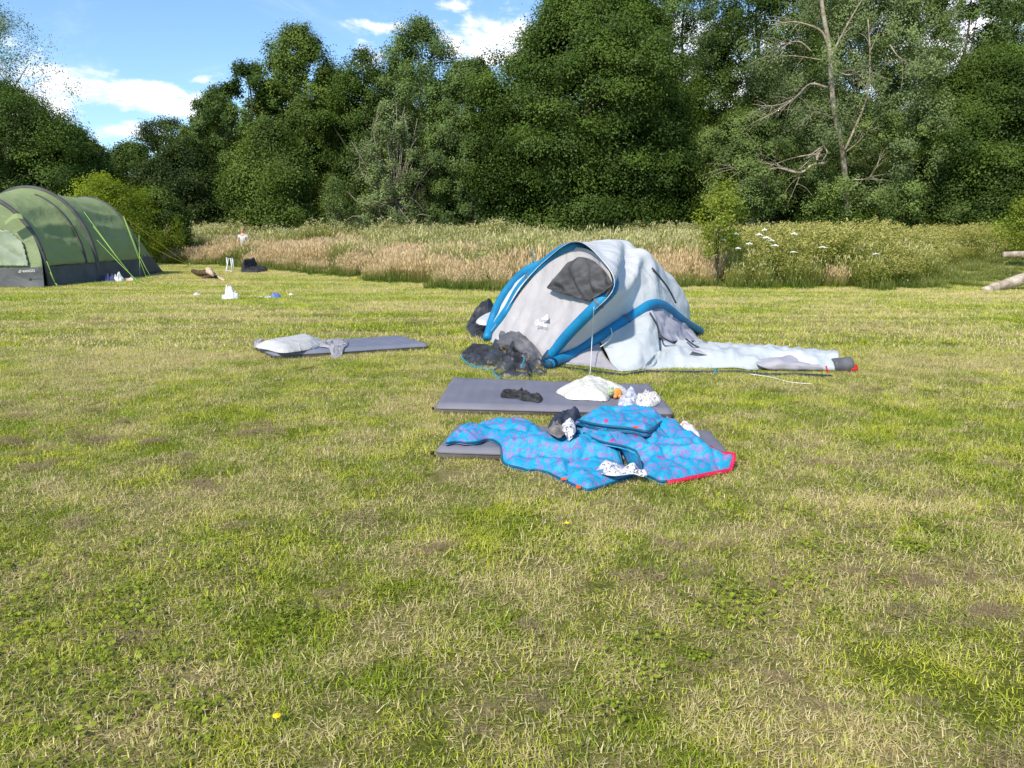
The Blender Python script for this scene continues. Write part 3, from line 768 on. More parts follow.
tree('broadleaf_tree', 'low dark bushy tree under the dead limbs', 'tree', 812, 168, 50, 41, 'dome', 'oak', nb=70, ns=20, nl=15, group=TG)
tree('broadleaf_tree', 'tree beyond the left edge behind the tent', 'tree', -120, 50, 90, 44, 'dome', 'oak', nb=110, ns=20, nl=14, group=TG)
tree('shrub', 'small fresh green bush by the right edge at the end of the weeds', 'bush', 1010, 196, 28, 27, 'round', 'fresh', nb=26, ns=14, nl=12, ls=.09, spray=.35, zb=.5, group='bushes at the field edge', r0=.05)
tree('conifer_sapling', 'small pale spiky sapling standing at the left part of the tree line', 'tree', 343, 181, 20, 40, 'cone', 'ash', nb=44, ns=8, nl=8, ls=.06, mode='up', spray=.6, zb=.8, r0=.05, group=None)
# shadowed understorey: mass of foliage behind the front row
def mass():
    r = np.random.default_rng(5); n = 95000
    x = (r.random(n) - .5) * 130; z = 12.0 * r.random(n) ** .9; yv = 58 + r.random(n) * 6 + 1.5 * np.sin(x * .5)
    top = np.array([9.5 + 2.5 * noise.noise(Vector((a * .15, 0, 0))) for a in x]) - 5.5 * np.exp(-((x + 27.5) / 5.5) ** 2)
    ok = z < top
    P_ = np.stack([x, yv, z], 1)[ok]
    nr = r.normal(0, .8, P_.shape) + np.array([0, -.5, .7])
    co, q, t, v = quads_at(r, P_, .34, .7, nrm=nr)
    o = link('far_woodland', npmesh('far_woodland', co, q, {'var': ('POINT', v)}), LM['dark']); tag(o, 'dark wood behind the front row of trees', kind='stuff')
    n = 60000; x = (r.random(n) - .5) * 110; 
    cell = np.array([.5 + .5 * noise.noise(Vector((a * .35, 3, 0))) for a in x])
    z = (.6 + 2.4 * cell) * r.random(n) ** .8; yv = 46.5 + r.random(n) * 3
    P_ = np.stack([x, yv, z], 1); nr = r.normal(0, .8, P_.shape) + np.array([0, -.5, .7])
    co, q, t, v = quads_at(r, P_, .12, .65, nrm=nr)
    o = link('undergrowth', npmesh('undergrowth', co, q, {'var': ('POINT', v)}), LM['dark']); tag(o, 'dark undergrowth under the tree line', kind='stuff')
mass()
# near sapling
def sapling():
    g = G(719, 287); r = np.random.default_rng(21); b = (g.x, g.y + .3, 0); Y = b[1]
    root = empty('sapling_tree', b); tag(root, 'young bright green tree at the lawn edge right of the collapsed tent', 'tree')
    H = at(719, 181, Y).z
    me, C = crown_mesh(r, b, H * .93, .75, 25 / F * Y, 24 / F * Y, 'tall', 20, 14, 7, .05, 'up', .34, .45, .8)
    link('crown', me, LM['fresh'], root)
    mb = MB(); limbs(mb, r, b, H * .9, .028, C, n_main=11, seg=6, wob=.10); mb.build('trunk', bark_dark, root)
sapling()

# white umbels
umb_m = pmat('umbel_white', (.78, .78, .72), .8); stem_m = pmat('umbel_stem', (.15, .22, .06), .8)
def umbel():
    root = empty('umbel_flower'); mb = MB(); mb.tube([(0, 0, 0), (.02, 0, .6), (0, .01, 1.2)], [.006, .005, .003], 5)
    for k in range(9):
        a = k * .7; mb.tube([(0, .01, 1.14), (.06 * math.cos(a), .06 * math.sin(a), 1.2)], .0018, 4)
    mb.build('stem', stem_m, root)
    mb = MB()
    for k in range(16):
        a = k * 2.4; q = .085 * math.sqrt(k / 16); mb.ball((q * math.cos(a), q * math.sin(a), 1.215 - q * .45), .017, 6, 4, (1, 1, .9))
    mb.build('flower_head', umb_m, root); return root
um = umbel(); first = True
for (u, v, Y) in [(768, 237, 18.3), (778, 240, 18.2), (752, 243, 18.4), (828, 247, 18), (885, 254, 18), (741, 248, 18.3), (776, 245, 18.1), (762, 234, 18.7), (772, 229, 18.9), (795, 233, 18.6), (735, 233, 18.8), (724, 239, 18.6), (653, 240, 26), (600, 243, 22), (590, 238, 27), (612, 241, 25), (842, 236, 22), (800, 252, 18)]:
    p = at(u, v, Y); s = max(.5, p.z) / 1.21
    if first: o = um; first = False
    else:
        o = um.copy(); COL.objects.link(o)
        for ch in um.children: cc = ch.copy(); COL.objects.link(cc); cc.parent = o; cc.matrix_parent_inverse = Matrix()
    o.location = (p.x, p.y, 0); o.location.y += .35; q_ = .7 + .5 * ((u * 7 + v * 3) % 10) / 10; o.scale = (q_, q_, s); o.rotation_euler = (.06 * math.sin(u), .10 * math.cos(u * 3), u)
    tag(o, 'flat white flower head standing above the tall grass and weeds', 'flower', 'white flower heads in the tall growth')

# ------------------------------------------------------------------ white inflatable tent (half collapsed)
white_top = pmat('fabric_white', (.62, .64, .65), .6, (.70, .72, .72), 3, 3, .25, 6, trans=.12, crease=.8, cscale=2.2)
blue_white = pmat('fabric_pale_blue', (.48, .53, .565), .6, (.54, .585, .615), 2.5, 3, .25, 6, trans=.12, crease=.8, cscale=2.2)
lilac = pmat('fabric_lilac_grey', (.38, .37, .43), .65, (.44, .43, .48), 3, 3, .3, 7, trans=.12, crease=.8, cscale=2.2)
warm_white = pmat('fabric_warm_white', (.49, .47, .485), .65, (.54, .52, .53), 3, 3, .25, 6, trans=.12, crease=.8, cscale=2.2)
beam_m = pmat('beam_blue', (.008, .17, .36), .5, (.012, .22, .44), 5, 3, .2, 20)
beam_dk = pmat('beam_cap_dark', (.01, .05, .10), .6)
mesh_m = pmat('mesh_window', (.05, .05, .053), .8, (.10, .10, .105), 6, 3, .3, 40)
navy = pmat('navy_lining', (.012, .03, .06), .6)
gs_m = pmat('groundsheet_dark', (.022, .023, .028), .42, (.05, .052, .06), 5, 3, .15, 12, spec=.45)
gs_lt = pmat('groundsheet_grey', (.085, .088, .10), .5, (.15, .15, .165), 5, 3, .15, 12, crease=.5, cscale=3)
teal = pmat('teal_piping', (.02, .24, .34), .5)
cord_w = pmat('white_cord', (.7, .7, .66), .6); red_m = pmat('red_webbing', (.55, .02, .02), .5)
tent = empty('inflatable_tent', (.6, 9.6, 0)); tag(tent, 'half collapsed white tent with blue inflated beams in the middle of the field', 'tent')
FL = G(485, 341); FR = G(545, 364); AP = at(577, 245, 9.15)
pn = (FR - FL).cross(AP - FL).normalized()
if pn.y > 0: pn = -pn
A_ = lambda u, v, off=0: onpl(u, v, FL, pn, off)
bcap = []
mb = MB(); Apts = [A_(486, 339), A_(507, 311), A_(521, 287), A_(543, 264.5), A_(562, 250.5), A_(578, 246.5, -.03), A_(597, 254.5, -.28), A_(608, 269, -.30), A_(613, 287, -.10), A_(596, 306), A_(569, 333.5), A_(546, 361)]
Ac = cr(Apts, 70)
for p in Ac: p.z = max(p.z, .05)
mb.tube(Ac, [.062 if 4 < i < 66 else .055 for i in range(70)], 14); mb.build('front_beam', beam_m, tent)
mb = MB(); P_ = [G(487, 339, .05), at(493, 318, 10.25), at(502, 298, 10.25), at(518.5, 277, 10.2), at(534, 267, 10.1), at(560, 259, 9.95), at(590, 250, 9.8)]
mb.tube(cr(P_, 40), .058, 14); mb.build('rear_beam', beam_m, tent)
Bp = [G(549, 365, .05), at(569, 355, 8.5), at(608, 331.5, 8.58), at(635.5, 314, 8.75), at(651, 304.5, 8.95), at(662.8, 305.5, 9.25), at(674.5, 314, 9.6), at(686, 323, 10.1), G(700, 331, .04)]
Bc = cr(Bp, 70); mb = MB(); mb.tube(Bc, .058, 14); mb.build('side_beam', beam_m, tent)
for p, q in ((Ac[0], Ac[2]), (Ac[-1], Ac[-3]), (Bc[0], Bc[2])):
    mb = MB(); d = (p - q).normalized(); mb.tube([p + d * .03, p - d * .09], [.05, .066], 12); mb.build('beam_cap', beam_dk, tent)
for cv_, i in ((Ac, 16), (Ac, 55), (Bc, 22)):   # straps round the beams
    mb = MB(); p = cv_[i]; d = (cv_[i + 1] - cv_[i]).normalized(); mb.tube([p - d * .012, p + d * .012], .068, 14); mb.build('strap', gs_lt, tent)
def wr(s1, a1, s2, a2, seed=0, edgefade=True):
    def f(v, a, b):
        e = min(1, 6 * min(a, 1 - a)) * min(1, 6 * min(b, 1 - b)) if edgefade else 1
        return e * (a1 * (ridg(v, s1, seed) - .5) + a2 * (ridg(v, s2, seed + 5) - .5))
    return f
c0 = [A_(485, 340, .03), A_(506, 310, .04), A_(524, 283, .05), A_(547, 259, .06), A_(575, 241, .14), A_(601, 259, .08), A_(614, 288, .06), A_(583, 321, .0), A_(548, 361, 0)]
c0 = [Vector((p.x, p.y, max(p.z, .02))) for p in c0]
c1 = [atc(490, 338, 10.3), atc(499, 313, 10.3), atc(518, 282, 10.28), atc(547, 258, 10.1), atc(590, 241.5, 9.75), atc(621, 247, 9.3), atc(630, 275, 8.95), atc(624, 302, 8.72), atc(606, 332, 8.62)]
c2 = [atc(520, 332, 11.0), atc(530, 305, 10.9), atc(550, 275, 10.7), atc(585, 252, 10.4), atc(622, 241, 10.0), atc(643, 254, 9.6), atc(646, 268, 9.3), atc(649, 287, 9.1), atc(651, 304, 8.98)]
c3 = [atc(570, 333, 11.2), atc(580, 310, 11.1), atc(600, 285, 10.9), atc(630, 262, 10.6), atc(654, 262, 10.3), atc(667, 276, 10.0), atc(671, 289, 9.85), atc(673, 302, 9.7), atc(674, 314, 9.62)]
c4 = [atc(630, 330, 11.3), atc(640, 320, 11.2), atc(655, 305, 11.0), atc(670, 292, 10.8), atc(680, 292, 10.6), atc(686, 299, 10.5), atc(688, 306, 10.35), atc(688, 314, 10.25), atc(688, 323, 10.15)]
c5 = [atc(640, 331, 11.5), atc(650, 331, 11.4), atc(660, 330, 11.2), atc(670, 329, 11.1), atc(680, 328, 10.9), atc(686, 327, 10.8), atc(688, 327, 10.6), atc(689, 327, 10.5), atc(689, 328, 10.4)]
def flyd(v, a, b):
    e = min(1, 7 * min(a, 1 - a)) * min(1, 7 * min(b, 1 - b))
    g_ = lambda x, c0_, w: math.exp(-((x - c0_) / w) ** 2)
    x = .022 * (ridg(v, 1.4, 2) - .5) + .014 * (ridg(Vector((v.x, v.y * .5, v.z * 1.6)), 4.5, 7) - .5)
    w_ = .03 * math.sin(b * 9)
    x += (.085 * g_(a, .73 + w_, .035) - .075 * g_(a, .80 + w_, .045)) * g_(b, .32, .22)
    x += (-.035 * g_(b, .50, .030) + .018 * g_(b, .44, .03) + .015 * g_(b, .57, .03)) * (.2 + .8 * a)
    return -x * e
cloth('flysheet', [c0, c1, c2, c3, c4, c5], 64, 84, white_top, tent, flyd)
# side wall under the side beam
def sidewall(name, top, bot, bulge, m, nu=30, nv=26, seed=0):
    rows = []
    for k, w in ((0, 0), (.33, .8), (.66, 1), (1, 0)):
        rows.append([t.lerp(b, k) + Vector((0, -bulge * w, 0)) for t, b in zip(top, bot)])
    return cloth(name, rows, nu, nv, m, tent, wr(3, .03, 8, .012, seed))
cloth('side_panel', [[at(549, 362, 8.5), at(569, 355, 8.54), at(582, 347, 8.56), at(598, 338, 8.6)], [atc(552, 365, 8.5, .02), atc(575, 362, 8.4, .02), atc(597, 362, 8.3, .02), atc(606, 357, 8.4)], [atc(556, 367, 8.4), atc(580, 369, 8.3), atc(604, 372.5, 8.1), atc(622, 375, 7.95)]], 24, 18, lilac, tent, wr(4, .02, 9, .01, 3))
tb = [at(598, 338, 8.6), at(612, 329, 8.6), at(628, 319, 8.7), at(642, 310, 8.85), at(650, 306, 8.97)]
md_ = [atc(606, 352, 8.38), atc(622, 345, 8.35), atc(636, 335, 8.4), atc(648, 324, 8.5), atc(656, 318, 8.72)]
mm_ = [atc(612, 364, 8.15, .03), atc(630, 361, 8.1), atc(642, 351, 8.2), atc(652, 340, 8.35), atc(658, 333, 8.5)]
bb = [atc(621, 375, 7.95), atc(634, 373.5, 8.0), atc(645, 371, 8.1), atc(654, 366, 8.15), atc(660, 355, 8.3)]
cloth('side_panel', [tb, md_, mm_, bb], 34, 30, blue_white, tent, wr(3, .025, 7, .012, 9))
ft = [at(649, 306, 8.95), at(662, 307, 9.2), at(674, 316, 9.55), at(686, 325, 10.0), at(693, 331, 10.2)]
fm = [at(654, 318, 8.75), at(664, 319, 8.95), at(676, 326, 9.25), at(688, 333, 9.6), at(700, 339, 9.7)]
fb = [at(658, 336, 8.55), at(668, 342, 8.65), at(682, 340, 9.0), at(696, 341, 9.3), at(714, 347, 9.35)]
cloth('torn_flap', [ft, fm, fb], 30, 22, lilac, tent, wr(4, .05, 9, .02, 4))
# trailing porch fabric lying on the grass
def rib(u, back, top, front, Yf, h=None, mid=None):
    f = atc(u, front, Yf, .01); b = Vector((f.x * 1.08, G(u, back).y, .015)); 
    t = at(u, top, (f.y * .6 + b.y * .4)); t.z = max(t.z, .05)
    q = f.lerp(t, .5) + Vector((0, -.05, .05 + t.z * .12))
    return [b, t, q, f]
tail = [[at(655, 330, 8.9), at(652, 340, 8.5), at(650, 354, 8.25), atc(642, 371, 8.05)],
        rib(668, 338, 340, 370, 8.12), rib(690, 339, 345, 371, 8.12), rib(712, 345, 347, 370, 8.12), rib(735, 348, 350, 371, 8.1), rib(752, 350, 350, 373, 8.02), rib(770, 352, 351, 371, 8.1), rib(800, 355, 354, 373, 8.0), rib(836, 358, 357, 374, 7.98)]
def taild(v, a, b): return (.10 * (max(0, ridg(Vector((v.x * .6 + v.y * .5, v.y, v.z)), 3.2, 12)) ** 2 - .3) + .03 * (ridg(v, 7, 3) - .5)) * min(1, 8 * a, 8 * (1 - a) + .2)
cloth('trailing_fabric', tail, 30, 110, blue_white, tent, taild)
p1 = [atc(771, 352, 8.9), atc(785, 351, 8.6), atc(810, 357, 8.4), atc(800, 361, 8.3)]
cloth('trailing_fold', [[at(704, 341, 9.1), at(720, 348, 8.95), at(738, 352, 8.8)], [at(700, 347, 8.62), at(718, 351, 8.55), at(738, 354, 8.5)], [at(688, 350, 8.30), at(712, 356, 8.27), at(734, 358, 8.3)]], 16, 14, lilac, tent, wr(4, .03, 9, .015, 8))
cloth('trailing_fold', [[at(758, 357, 8.3), at(785, 355, 8.3), at(816, 361, 8.15)], [at(757, 364, 8.02), at(788, 362, 8.0), at(820, 366, 7.95)], [atc(768, 370, 8.0, .02), atc(795, 371.5, 7.97, .02), atc(826, 373, 7.95, .02)]], 20, 12, lilac, tent, wr(4, .03, 9, .015, 6))
mb = MB(); mb.tube([G(u, v, .012) for u, v in ((560, 367), (600, 372), (624, 375), (645, 371.5), (690, 372), (740, 371.5), (765, 374.5), (800, 374.5), (832, 376))], .014, 6); mb.build('groundsheet_edge', navy, tent)
# end sleeve
e0 = at(841, 366, 8.05)
mb = MB()
cu = cr([at(832, 366, 8.05), at(842, 366, 8.05), at(851, 365, 8.05)], 10)
mb.tube(cu, [.085, .092, .095, .096, .096, .096, .095, .094, .092, .088], 16, .95)
for i, v in enumerate(mb.V): mb.V[i] = v + Vector((0, 0, .012 * noise.noise(v * 18))); mb.V[i].z = max(mb.V[i].z, .008)
mb.build('sleeve_end', gs_lt, tent)
mb = MB(); mb.ball(at(853, 368, 8.0), .055, 12, 8, (.9, .8, .8), nz=.4); mb.build('red_tie', red_m, tent); mb = MB(); mb.tube([at(829, 371, 7.9), at(825, 375, 7.9), at(830, 376.5, 7.9)], .009, 6); mb.tube([at(826, 366, 7.92), at(828, 373, 7.9)], .008, 6); mb.build('red_tie', red_m, tent)
# front wall
def warmd(v, a, b):
    e = min(1, 8 * min(a, 1 - a)) * min(1, 8 * min(b, 1 - b))
    return e * (.02 * (ridg(Vector((v.x * 2.2, v.y * 2.2, v.z * .6)), 2, 1) - .5) + .010 * (ridg(v, 6, 4) - .5))
rws = [[A_(487, 341), A_(515, 352), A_(545, 361)], [A_(507, 312), A_(538, 325, -.03), A_(568, 334)], [A_(523, 287), A_(556, 300, -.05), A_(593, 307)], [A_(544, 265), A_(576, 279, -.05), A_(611, 289)], [A_(563, 251), A_(588, 261, -.03), A_(609, 271)], [A_(576, 247), A_(587, 249), A_(598, 255)]]
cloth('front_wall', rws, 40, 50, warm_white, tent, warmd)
wtop = [A_(*p) for p in ((547, 287, .06), (553, 279.5, .06), (560, 271.5, .06), (567, 263, .06), (573, 260.5, .06), (579, 257, .06), (590, 259, .06), (600, 266, .06), (608, 275, .06), (612, 282, .06))]
wbot = [A_(*p) for p in ((547.5, 288.5, .06), (556, 291.5, .06), (565, 294, .06), (573, 296.5, .06), (581, 299, .06), (589, 301.5, .06), (592, 299, .06), (597, 296.5, .06), (604, 292, .06), (613, 285, .06))]
wm = [a.lerp(b, .5) - pn * -.0 for a, b in zip(wtop, wbot)]
def wd(v, a, b):
    return -.040 * math.sin((a * 3.4 - b * 1.3 + .4 * math.sin(b * 3)) * PI * 2) * min(1, 6 * min(a, 1 - a)) * min(1, 5 * min(b, 1 - b)) - .0
cloth('mesh_window', [wtop, wm, wbot], 44, 24, mesh_m, tent, lambda v, a, b: wd(v, a, b) + .0)
def sgn(name, pts, r_, m=None, par=None):
    mb = MB(); mb.tube(cr(pts, max(12, len(pts) * 5)), r_, 6); return mb.build(name, m or gs_m, par or tent)
sgn('zip_seam', [at(652, 268, 9.3) , at(658, 275, 9.35), at(668, 288, 9.5), at(676, 303, 9.55)], .011)
sgn('zip_seam', [at(650, 313, 8.7), at(657, 325, 8.55), at(661, 336, 8.42), at(673, 343, 8.5)], .011)
sgn('zip_seam', [at(686, 339, 8.75), at(694, 345, 8.6), at(702, 349, 8.5)], .010)
sgn('zip_seam', [at(731, 346, 8.7), at(729, 351, 8.5), at(728, 355, 8.4)], .008, teal)
# guy cords of the white tent
sgn('guy_cord', [A_(594, 307, .09), at(592, 340, 8.3), G(590, 373, .01), G(586, 375, .01), G(594, 376, .01)], .004, cord_w)
sgn('guy_cord', [at(611, 328, 8.5), at(612, 336, 8.45), at(606, 343, 8.4), at(600, 347, 8.4)], .005, cord_w)
sgn('guy_cord', [G(750, 374, .015), G(770, 377, .012), G(790, 382, .01), G(812, 384, .01)], .005, cord_w)
mb = MB(); mb.tube([G(718, 372, .03), G(716, 369, .06), G(714, 374, .02)], .008, 6); mb.build('peg_loop', teal, tent)
mb = MB(); Yt = 13.5; mb.tube([at(533, 264, Yt), at(533.5, 257, Yt)], .03, 6, .4); mb.tube([at(533, 257, Yt), at(532, 250, Yt)], .02, 6, .5); mb.tube([at(533.5, 264, Yt), at(534, 268, 12.5), at(537, 268, 10.2)], .006, 5); mb.build('cord_toggle', teal, tent)
# lettering and emblem on the front wall
def text(body, size, m, parent, O, X, Yv, name='lettering'):
    cu = bpy.data.curves.new(name, 'FONT'); cu.body = body; cu.size = size; cu.extrude = .001; cu.align_x = 'CENTER'; cu.align_y = 'CENTER'
    o = bpy.data.objects.new(name, cu); COL.objects.link(o); me = bpy.data.meshes.new_from_object(o); bpy.data.objects.remove(o)
    X = X.normalized(); Z = X.cross(Yv).normalized(); Y2 = Z.cross(X)
    M = Matrix((X, Y2, Z)).transposed().to_4x4(); M.translation = O
    me.transform(M); return link(name, me, m, parent)
wt = pmat('print_white', (.85, .85, .85), .6)
O = A_(541, 323.5, .04); X = A_(548, 326, .04) - A_(532, 321, .04); Yv = A_(543, 314, .04) - O
text('Quechua', .085, wt, tent, O, X, Yv)
mb = MB(); mb.add([A_(541, 319, .042), A_(548, 320, .042), A_(547.5, 314, .042)], [(0, 1, 2)]); mb.build('emblem', wt, tent, False)
# dark groundsheet bundles
def C3(x, y, z=0): return G(425 + x / 5.69, 365 + y / 5.69, z)
def C4(x, y, z=0): return G(570 + x / 5.69, 365 + y / 5.69, z)
def C5(x, y, z=0): return G(240 + x / 5.12, 320 + y / 5.12, z)
def C8(x, y, z=0): return G(460 + x / 5.12, 230 + y / 5.12, z)
def crum(amp, s, seed, amp2=None, an=(1, 1)):
    a2 = amp2 if amp2 is not None else amp * .45
    def f(x, y, d):
        wx = x + .35 / s * noise.noise(Vector((x * s * .8, y * s * .8, seed + 7))); wy = y + .35 / s * noise.noise(Vector((x * s * .8, y * s * .8, seed + 17)))
        r1 = max(0, 1 - abs(noise.noise(Vector((wx * s * an[0], wy * s * an[1] * .6, seed)))) * 3.2)
        r2 = max(0, 1 - abs(noise.noise(Vector((wx * s * 2.1, wy * s * 1.5, seed + 3)))) * 3.0)
        r3 = noise.noise(Vector((wx * s * .6, wy * s * .6, seed + 9)))
        return amp * (r1 ** 1.5 * 1.1 - .35 + .9 * r3) + a2 * (r2 - .4)
    return f
hump = (G(532, 352)); hump2 = G(512, 345)
def pilef(x, y, d):
    b = .16 * math.exp(-((x - hump.x) ** 2 + (y - hump.y) ** 2) / .05) + .20 * math.exp(-((x - hump2.x) ** 2 + (y - hump2.y) ** 2) / .06)
    return b + crum(.09, 5, 3, .02)(x, y, d)
drape('groundsheet_bundle', [C8(170, 590), C8(210, 560, .1), C8(260, 560, .1), C8(330, 580, .1), C8(400, 610, .1), C8(430, 680), C8(445, 725), C8(420, 752), C8(300, 756), C8(200, 752), C8(172, 722), C8(215, 695), C8(190, 660), C8(150, 620)], .03, gs_m, tent, .09, .013, lump=pilef)
o1 = [C8(8, 640), C8(50, 612), C8(110, 605), C8(170, 615), C8(245, 640), C8(225, 690), C8(160, 705), C8(90, 700), C8(40, 680)]
drape('groundsheet_loop', o1, .02, gs_m, tent, .07, .013, base=.012, lump=crum(.055, 5.5, 9, .012))
sgn('piping', [C8(x, y, .015) for x, y in ((8, 642), (25, 672), (60, 694), (110, 707), (170, 711), (205, 700))], .010, teal)
sgn('piping', [C8(x, y, .015) for x, y in ((168, 722), (180, 742), (205, 757))], .010, teal)
sgn('piping', [C8(x, y, .16) for x, y in ((330, 650), (325, 680), (315, 705))], .010, teal)
hump3 = C8(150, 470)
drape('groundsheet_bundle', [C8(32, 520), C8(35, 480), C8(70, 450), C8(120, 440), C8(180, 440), C8(190, 480), C8(160, 550), C8(120, 560), C8(70, 550)], .05, gs_m, tent, .10, .014, lump=lambda x, y, d: .24 * math.exp(-((x - hump3.x) ** 2 + (y - hump3.y - .1) ** 2) / .06) + crum(.06, 5, 5, .015)(x, y, d))
drape('lining_patch', [C8(x, y, .22) for x, y in ((82, 462), (125, 435), (168, 425), (170, 450), (150, 478), (105, 478))], .02, white_top, tent, .05, .015, base=.20, lump=lambda x, y, d: .03)
mbx = cloth('grey_skirt', [[A_(500, 331, .02), A_(518, 332, .05), A_(534, 345, .05), A_(545, 360, .03)], [A_(497, 338, .06), A_(512, 344, .10), A_(528, 353, .10), A_(541, 364, .06)], [C8(180, 590, .02), C8(260, 620, .02), C8(340, 650, .02), C8(425, 700, .02)]], 34, 22, gs_lt, tent, wr(5, .07, 11, .03, 2, False))

# ------------------------------------------------------------------ sleeping mats
mat_top = pmat('mat_grey', (.165, .165, .205), .6, (.19, .19, .23), 3, 3, .15, 60)
mat_top2 = pmat('mat_blue_grey', (.17, .185, .24), .6, (.195, .21, .265), 3, 3, .15, 60)
mat_side = pmat('mat_side_brown', (.11, .10, .095), .6, (.15, .14, .13), 4, 3, .2, 60); valve_m = pmat('valve_black', (.02, .02, .022), .4)
def smat(label, corners, H, m, seed):
    """corners: world xy of FL, FR, BR, BL on the ground"""
    A, B, C_, D = [Vector((p.x, p.y, 0)) for p in corners]
    ctr = (A + B + C_ + D) / 4
    root = empty('sleeping_mat', ctr); tag(root, label, 'sleeping mat', 'grey self inflating mats')
    def shape(z0, z1, name, mt, inset, r=.035, topr=True):
        nx, ny = 64, 26; V = []; Fc = []
        for i in range(nx + 1):
            for j in range(ny + 1):
                s = i / nx; t = j / ny
                def rc(s): return s
                p = A.lerp(B, s).lerp(D.lerp(C_, s), t)
                L = (B - A).length; Wd = (D - A).length
                dx = min(s, 1 - s) * L; dy = min(t, 1 - t) * Wd; e = .05
                # rounded corners in plan
                if dx < e and dy < e:
                    q = Vector((e - dx, e - dy)); l = q.length
                    mxl = max(q.x, q.y)
                    if l > 0:
                        k = mxl / l; nx_, ny_ = q.x * k, q.y * k
                        sx = (q.x - nx_) * (1 if s < .5 else -1); sy = (q.y - ny_) * (1 if t < .5 else -1)
                        p = p + (B - A).normalized() * sx + (D - A).normalized() * sy
                ed = min(dx, dy); k = min(1, ed / e); pr = math.sqrt(max(0, 1 - (1 - k) ** 2))
                zz = z0 + (z1 - z0) * pr + pr * (.005 * noise.noise(Vector((p.x * 5, p.y * 5, seed))) + .0025 * math.sin(s * L * 2 * PI / .11) * (1 if k >= 1 else 0))
                V.append(Vector((p.x, p.y, zz)))
        for i in range(nx):
            for j in range(ny): a = i * (ny + 1) + j; Fc.append((a, a + ny + 1, a + ny + 2, a + 1))
        nb = len(V)
        for v in list(V):
            V.append(Vector((v.x, v.y, z0 - (v.z - z0) * (.0 if name == 'top_cover' else 1) - (.001 if name == 'top_cover' else 0))))
        for f in list(Fc): Fc.append(tuple(k + nb for k in f[::-1]))
        bd = [(i * (ny + 1)) for i in range(nx + 1)] + [nx * (ny + 1) + j for j in range(1, ny + 1)] + [i * (ny + 1) + ny for i in range(nx - 1, -1, -1)] + [j for j in range(ny - 1, 0, -1)]
        for a, b in zip(bd, bd[1:] + bd[:1]): Fc.append((a, a + nb, b + nb, b))
        return V, Fc
    V, Fc = shape(H * .52, H, 'top_cover', m, 0); link('top_cover', mesh('top_cover', V, Fc), m, root)
    # under side: bulging lower half
    V2, F2 = [], []
    ring = []; n = 160
    per = [A, B, C_, D]; pts = []
    for k in range(4):
        a, b = per[k], per[(k + 1) % 4]
        for q in range(40): pts.append(a.lerp(b, q / 40))
    e = .05; X = (B - A).normalized(); Yd = (D - A).normalized()
    lv = [(0.012, .0), (.010, .25), (.012, .5), (0.0, 1.0)]
    for (ins, zf) in [(.03, 0.03), (.012, .22), (.012, .6), (.004, .985)]:
        for p in pts:
            d = p - ctr; q = p - d.normalized() * ins
            # soften corners
            for cn in per:
                dd = (q - cn).length
                if dd < .05: q = q + (ctr - q).normalized() * (.05 - dd) * .38
            V2.append(Vector((q.x, q.y, H * .52 * zf + .002)))
    m_ = len(pts)
    for l in range(3):
        for k in range(m_): F2.append((l * m_ + k, l * m_ + (k + 1) % m_, (l + 1) * m_ + (k + 1) % m_, (l + 1) * m_ + k))
    V2.append(Vector((ctr.x, ctr.y, .002)))
    for k in range(m_): F2.append((len(V2) - 1, (k + 1) % m_, k))
    link('underside', mesh('underside', V2, F2), mat_side, root)
    mb = MB(); mb.tube([v + (ctr - v).normalized() * .006 + Vector((0, 0, H * .52)) for v in [p + ((ctr - p).normalized() * .02 if k % 40 == 0 else Vector((0, 0, 0))) for k, p in enumerate(pts)]] + [pts[0] + (ctr - pts[0]).normalized() * .025 + Vector((0, 0, H * .52))], .005, 5)
    mb.build('seam', mat_side, root)
    v0 = A + (D - A) * .06 - X * .01
    mb = MB(); mb.tube([v0 + Vector((0, 0, .03)), v0 - X * .02 + Vector((0, 0, .03))], [.011, .013], 10); mb.build('valve', valve_m, root)
    return np.array([(p.x, p.y) for p in (A, B, C_, D)])
def quad(a, b, c_, d, z=0):
    return [G(*a), G(*b), G(*c_, z), G(*d, z)]
H0 = .085
m_mid = smat('grey sleeping mat in the middle with a white pillow and a black garment on it', quad((434, 414), (675, 420), (652, 383.5), (451, 376.5), H0), H0, mat_top, 1)
m_low = smat('nearest grey sleeping mat, mostly covered by blue patterned sleeping bags', quad((434, 459), (737, 470), (712, 429), (456, 422), H0), H0, mat_top, 2)
m_left = smat('grey sleeping mat lying alone to the left with a pillow at its near end', quad((275, 360), (430, 350), (400, 335.8), (254, 345.5), .07), .085, mat_top2, 3)
SUPPORTS += [(m_mid, H0, .05), (m_low, H0 + .004, .06), (m_left, .085, .05)]

# things on the left mat
pil_w = pmat('pillow_white', (.46, .46, .45), .75, (.54, .54, .53), 4, 3, .25, 25, crease=.6, cscale=5)
Z = .10
drape('pillow', [C5(x, y, .09) for x, y in ((78, 138), (150, 122), (250, 105), (350, 92), (415, 115), (400, 140), (300, 160), (210, 168), (140, 152))], .080, pil_w, None, .13, .014, base=.088, use=(), lump=crum(.006, 4, 4))
tag(bpy.data.objects['pillow'], 'white pillow on the left grey mat beside a striped blanket', 'pillow')
grey_cl = pmat('blanket_grey', (.27, .27, .30), .8, (.38, .37, .40), 9, 3, .3, 40, crease=.9, cscale=8)
o = drape('blanket', [C5(x, y, .095) for x, y in ((372, 92), (400, 90), (440, 112), (490, 98), (545, 104), (552, 128), (520, 146), (490, 160), (445, 140), (400, 132))], .02, grey_cl, None, .07, .011, use=(2,), lump=crum(.022, 9, 6))
o.location.z = .004
tag(o, 'crumpled light grey blanket next to the pillow on the left mat', 'blanket')
